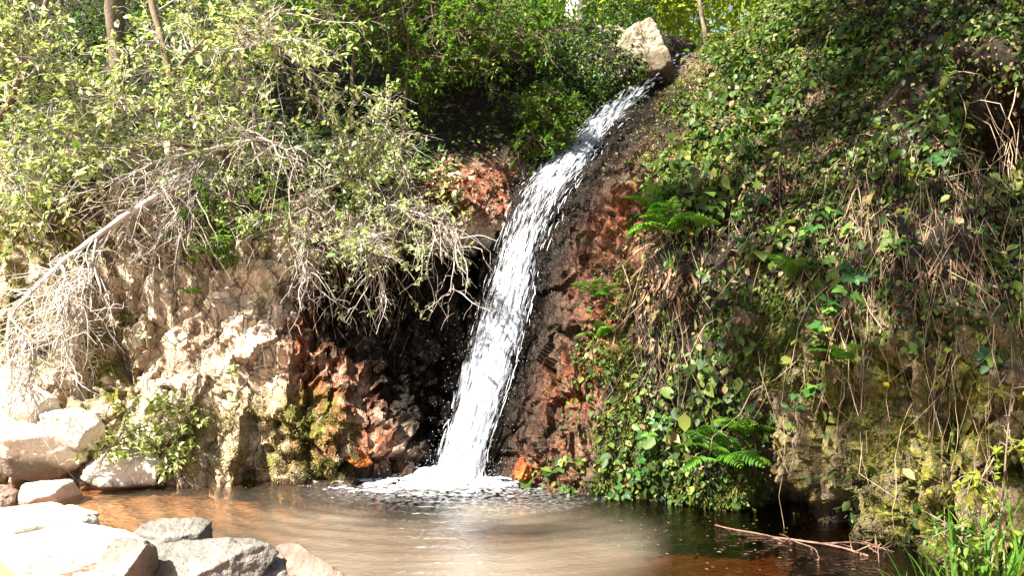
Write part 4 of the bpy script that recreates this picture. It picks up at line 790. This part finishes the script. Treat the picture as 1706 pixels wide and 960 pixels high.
# grass in the near right corner
def blade(seed):
    r = np.random.default_rng(seed); n = 9; t = np.linspace(0, 1, n); b = r.uniform(.15, .6); w = .012 * (1 - t ** 2.2) + .0006
    C = np.stack([b * t ** 2 * .7, 0 * t, t - .35 * b * t ** 3], -1); L_ = C + np.stack([0 * t, w, .002 + 0 * t], -1); R_ = C + np.stack([0 * t, -w, .002 + 0 * t], -1)
    V = np.concatenate([L_, C, R_]); i = np.arange(n - 1)
    me = new_mesh('blade', V, np.concatenate([np.stack([i, i + n, i + n + 1, i + 1], 1), np.stack([i + n, i + 2 * n, i + 2 * n + 1, i + n + 1], 1)])); me.materials.append(M_grass); return me
BL = [blade(s) for s in range(6)]
def clump(p, n, h, r_, label, wscale=1.0):
    t = thing('grass_clump', p, label, 'grass clump', 'grass clumps in the near corner')
    for k in range(n):
        o = bpy.data.objects.new('blade', BL[k % 6]); COL.objects.link(o); o.parent = t; a = rng.uniform(0, 2 * np.pi); q = r_ * math.sqrt(rng.random())
        o.location = (q * math.cos(a), q * math.sin(a) * .7, -.05); o.rotation_euler = (rng.normal(0, .15), rng.normal(.1, .2), a + rng.normal(0, .7)); s = h * rng.uniform(.5, 1.15); o.scale = (s, s * wscale, s)
clump(A(1625, 985, 4.35) , 60, .52, .20, 'tall bright grass clump with broad blades in the near corner', 1.5)
clump(A(1700, 960, 4.45), 55, .55, .22, 'tall grass clump cut by the photo edge in the near corner', 1.2)
clump(A(1540, 1000, 4.5), 34, .34, .16, 'short grass clump at the water edge below the mossy column', 1.0)
clump(A(1120, 440, 7.1), 26, .22, .06, 'small tuft of arching grass under the ledge fern', 1.0)
spray_tree('leafy_weed', 'tall leafy weed with pale leaves at the photo edge above the grass',
     [([A(1660, 960, 4.5), A(1672, 840, 4.5), A(1680, 740, 4.5), A(1690, 640, 4.5)], .007, .003), ([A(1672, 840, 4.5), A(1640, 800, 4.4), A(1620, 790, 4.4)], .004, .002)], A(1660, 960, 4.5), 26, .14, 60, .08, 130, .05, M_bright, category='weed', start=.1, flat=.3)
spray_tree('leafy_weed', 'low leafy weed between the grass clumps',
     [([A(1580, 1000, 4.45), A(1590, 930, 4.4), A(1600, 880, 4.4)], .006, .003)], A(1580, 1000, 4.45), 26, .18, 70, .1, 240, .05, M_green, category='weed', start=.1, flat=.5)
# driftwood in the water
shrub('driftwood_branch', 'pale pinkish driftwood branch lying in the shallow water', 'driftwood',
      [([np.array([1.45, 5.98, -.005]), np.array([1.8, 5.72, .0]), np.array([2.1, 5.5, .002]), np.array([2.28, 5.3, -.004])], .005, .008), ([np.array([2.05, 5.55, .0]), np.array([2.3, 5.5, .02]), np.array([2.45, 5.35, .01])], .007, .003),
       ([np.array([1.85, 5.7, .0]), np.array([1.95, 5.45, .003]), np.array([1.9, 5.2, .0])], .005, .002), ([np.array([2.2, 5.35, .0]), np.array([2.27, 5.3, .06]), np.array([2.32, 5.28, .09])], .005, .002)],
      np.array([2.0, 5.6, .0]), .02, 22, .16, 30, .08, 0, .03, M_dead, bmat=M_drift, tmat=M_drift, droop=.1, up=-.6)
# spreading tree on the near bank, unseen crown shaped to shade the right cliff
def canopy(name, label, root, limbs, cents, nl, ll, gaps=()):
    t = thing(name, root, label, 'tree')
    for k, (pts, a, b) in enumerate(limbs): 
        lo = obj('trunk' if k == 0 else 'branch', tube_mesh('limb', pts, a, b, 8, 24, .06), M_bark)
        if k == 0: trunk = adopt(lo, t)
        else: lo.parent = trunk

    c = np.array([q[:3] for q in cents]); s = np.array([q[3] for q in cents]); K = 28 * len(cents)
    i = rng.integers(0, len(c), K); sub = c[i] + rng.normal(size=(K, 3)) * s[i][:, None] * np.array([1, 1, .45])
    j = rng.integers(0, K, nl); P = sub[j] + rng.normal(size=(nl, 3)) * np.array([.11, .11, .08])
    for g, gr in gaps:                     # openings cut along the sun rays so light reaches chosen spots
        v = P - g; dd = np.linalg.norm(v - (v @ SUN_TO)[:, None] * SUN_TO, axis=1); P = P[(dd > gr * rng.uniform(.7, 1.15, len(P)))]
    nl = len(P)
    l = rng.uniform(.6, 1.2, nl) * ll; V, Fc, a = leaves(P, rdir(nl), nrm(np.array([0, 0, 1.]) + .7 * rdir(nl)), l, l * .65)
    adopt(obj('crown', new_mesh('crown', V, Fc, {'rnd': a}), M_green, kind='stuff'), t)
    tw = wander(c[i], nrm(sub - c[i]), np.linalg.norm(sub - c[i], axis=1), 6, .2); V, Fc = tubes(tw, np.linspace(.012, .003, 6)[None] * np.ones((K, 1)), 4)
    adopt(obj('twigs', new_mesh('twigs', V, Fc), M_bark, kind='stuff'), t); return t
GAPS = [(A(1200, 780, 6.3), .26), (A(1500, 740, 5.2), .28), (A(1640, 900, 4.5), .45), (A(1110, 385, 7.3), .28), (A(1085, 480, 7.1), .2), (A(1370, 830, 5.6), .2), (A(1300, 480, 6.5), .2), (A(1200, 100, 10), .5),
        (A(980, 600, 7.3), .25), (A(1340, 130, 8.5), .25), (A(1680, 180, 6.2), .2), (A(1480, 560, 5.6), .14), (A(1280, 910, 5.6), .3), (A(1420, 930, 5.3), .2), (A(1560, 880, 5.1), .15), (A(1180, 290, 8), .16), (A(1270, 330, 7.2), .13)]
for k in range(150): GAPS.append((A(rng.uniform(1040, 1720), rng.uniform(20, 900), 6.5), rng.uniform(.05, .17)))
canopy('shade_tree', 'tall tree on the near bank whose unseen crown is shaped to shade the cliff', (3.2, -1.5, .2),
   [([(3.2, -1.5, .0), (3.0, -1.0, 2.5), (2.4, -.2, 5), (1.2, 1.4, 7.4)], .2, .09), ([(2.6, -.5, 4.2), (1.2, 1.5, 6.6), (-.6, 3.2, 7.8), (-1.8, 3.8, 8)], .09, .03), ([(2.4, -.2, 5), (2.2, 2, 7), (1.5, 4, 7.8)], .08, .03), ([(1.6, 1, 6.8), (0, 1.5, 8), (-1.6, 1.8, 8.3)], .06, .02), ([(1.5, 4, 7.8), (1.6, 5.4, 7.7), (2.2, 6.8, 7.8)], .03, .01)],
   [(-2.0, 3.4, 8.0, .55), (-1.2, 2.6, 8.1, .6), (-1.0, 3.8, 7.7, .55), (-.2, 3.0, 7.9, .65), (.6, 2.2, 7.8, .7), (.9, 3.4, 7.6, .6), (-1.8, 1.8, 8.3, .6), (-.4, 1.4, 8.2, .7), (1.6, 2.6, 7.5, .7), (-2.3, 4.3, 7.9, .45), (.2, 4.2, 7.6, .5), (1.6, 1.2, 7.7, .7), (-1.4, .8, 8.3, .6), (-2.6, 3.0, 8.2, .5), (-2.4, 2.4, 8.2, .5), (.3, .6, 8.2, .6), (-.6, 4.6, 7.5, .45), (.3, 5.2, 7.8, .4), (1.2, 5.4, 7.7, .45), (2.2, 5.2, 7.6, .45), (.8, 6.5, 7.9, .4), (1.7, 6.7, 7.8, .4), (2.7, 6.4, 7.7, .45), (3.3, 5, 7.5, .45), (3.4, 7.4, 7.9, .4), (2.6, 3.8, 7.6, .5)], 24000, .12, GAPS)
canopy('shade_tree', 'tall tree rooted behind the leaning shrub with its unseen crown placed to shade the slope', (-4.6, 9.9, 3.9),  # out-of-view crown added where its shadow falls on the back slope
   [([(-4.6, 9.9, 3.7), (-4.5, 9.5, 5.2), (-4.2, 8.9, 6.6), (-3.8, 8.2, 7.8)], .13, .06), ([(-4.3, 9.2, 6), (-3.4, 8.6, 7), (-2.6, 8.2, 7.4)], .05, .02), ([(-4.2, 8.9, 6.6), (-4.8, 8.2, 7.4)], .05, .02)],
   [(-3.8, 7.9, 7.8, .5), (-3.0, 8.3, 7.5, .5), (-2.4, 8.4, 7.4, .4), (-4.4, 8.6, 7.6, .5), (-3.4, 9.2, 7.7, .5), (-4.8, 8.0, 7.5, .4), (-2.6, 9.2, 7.6, .5)], 6500, .12)
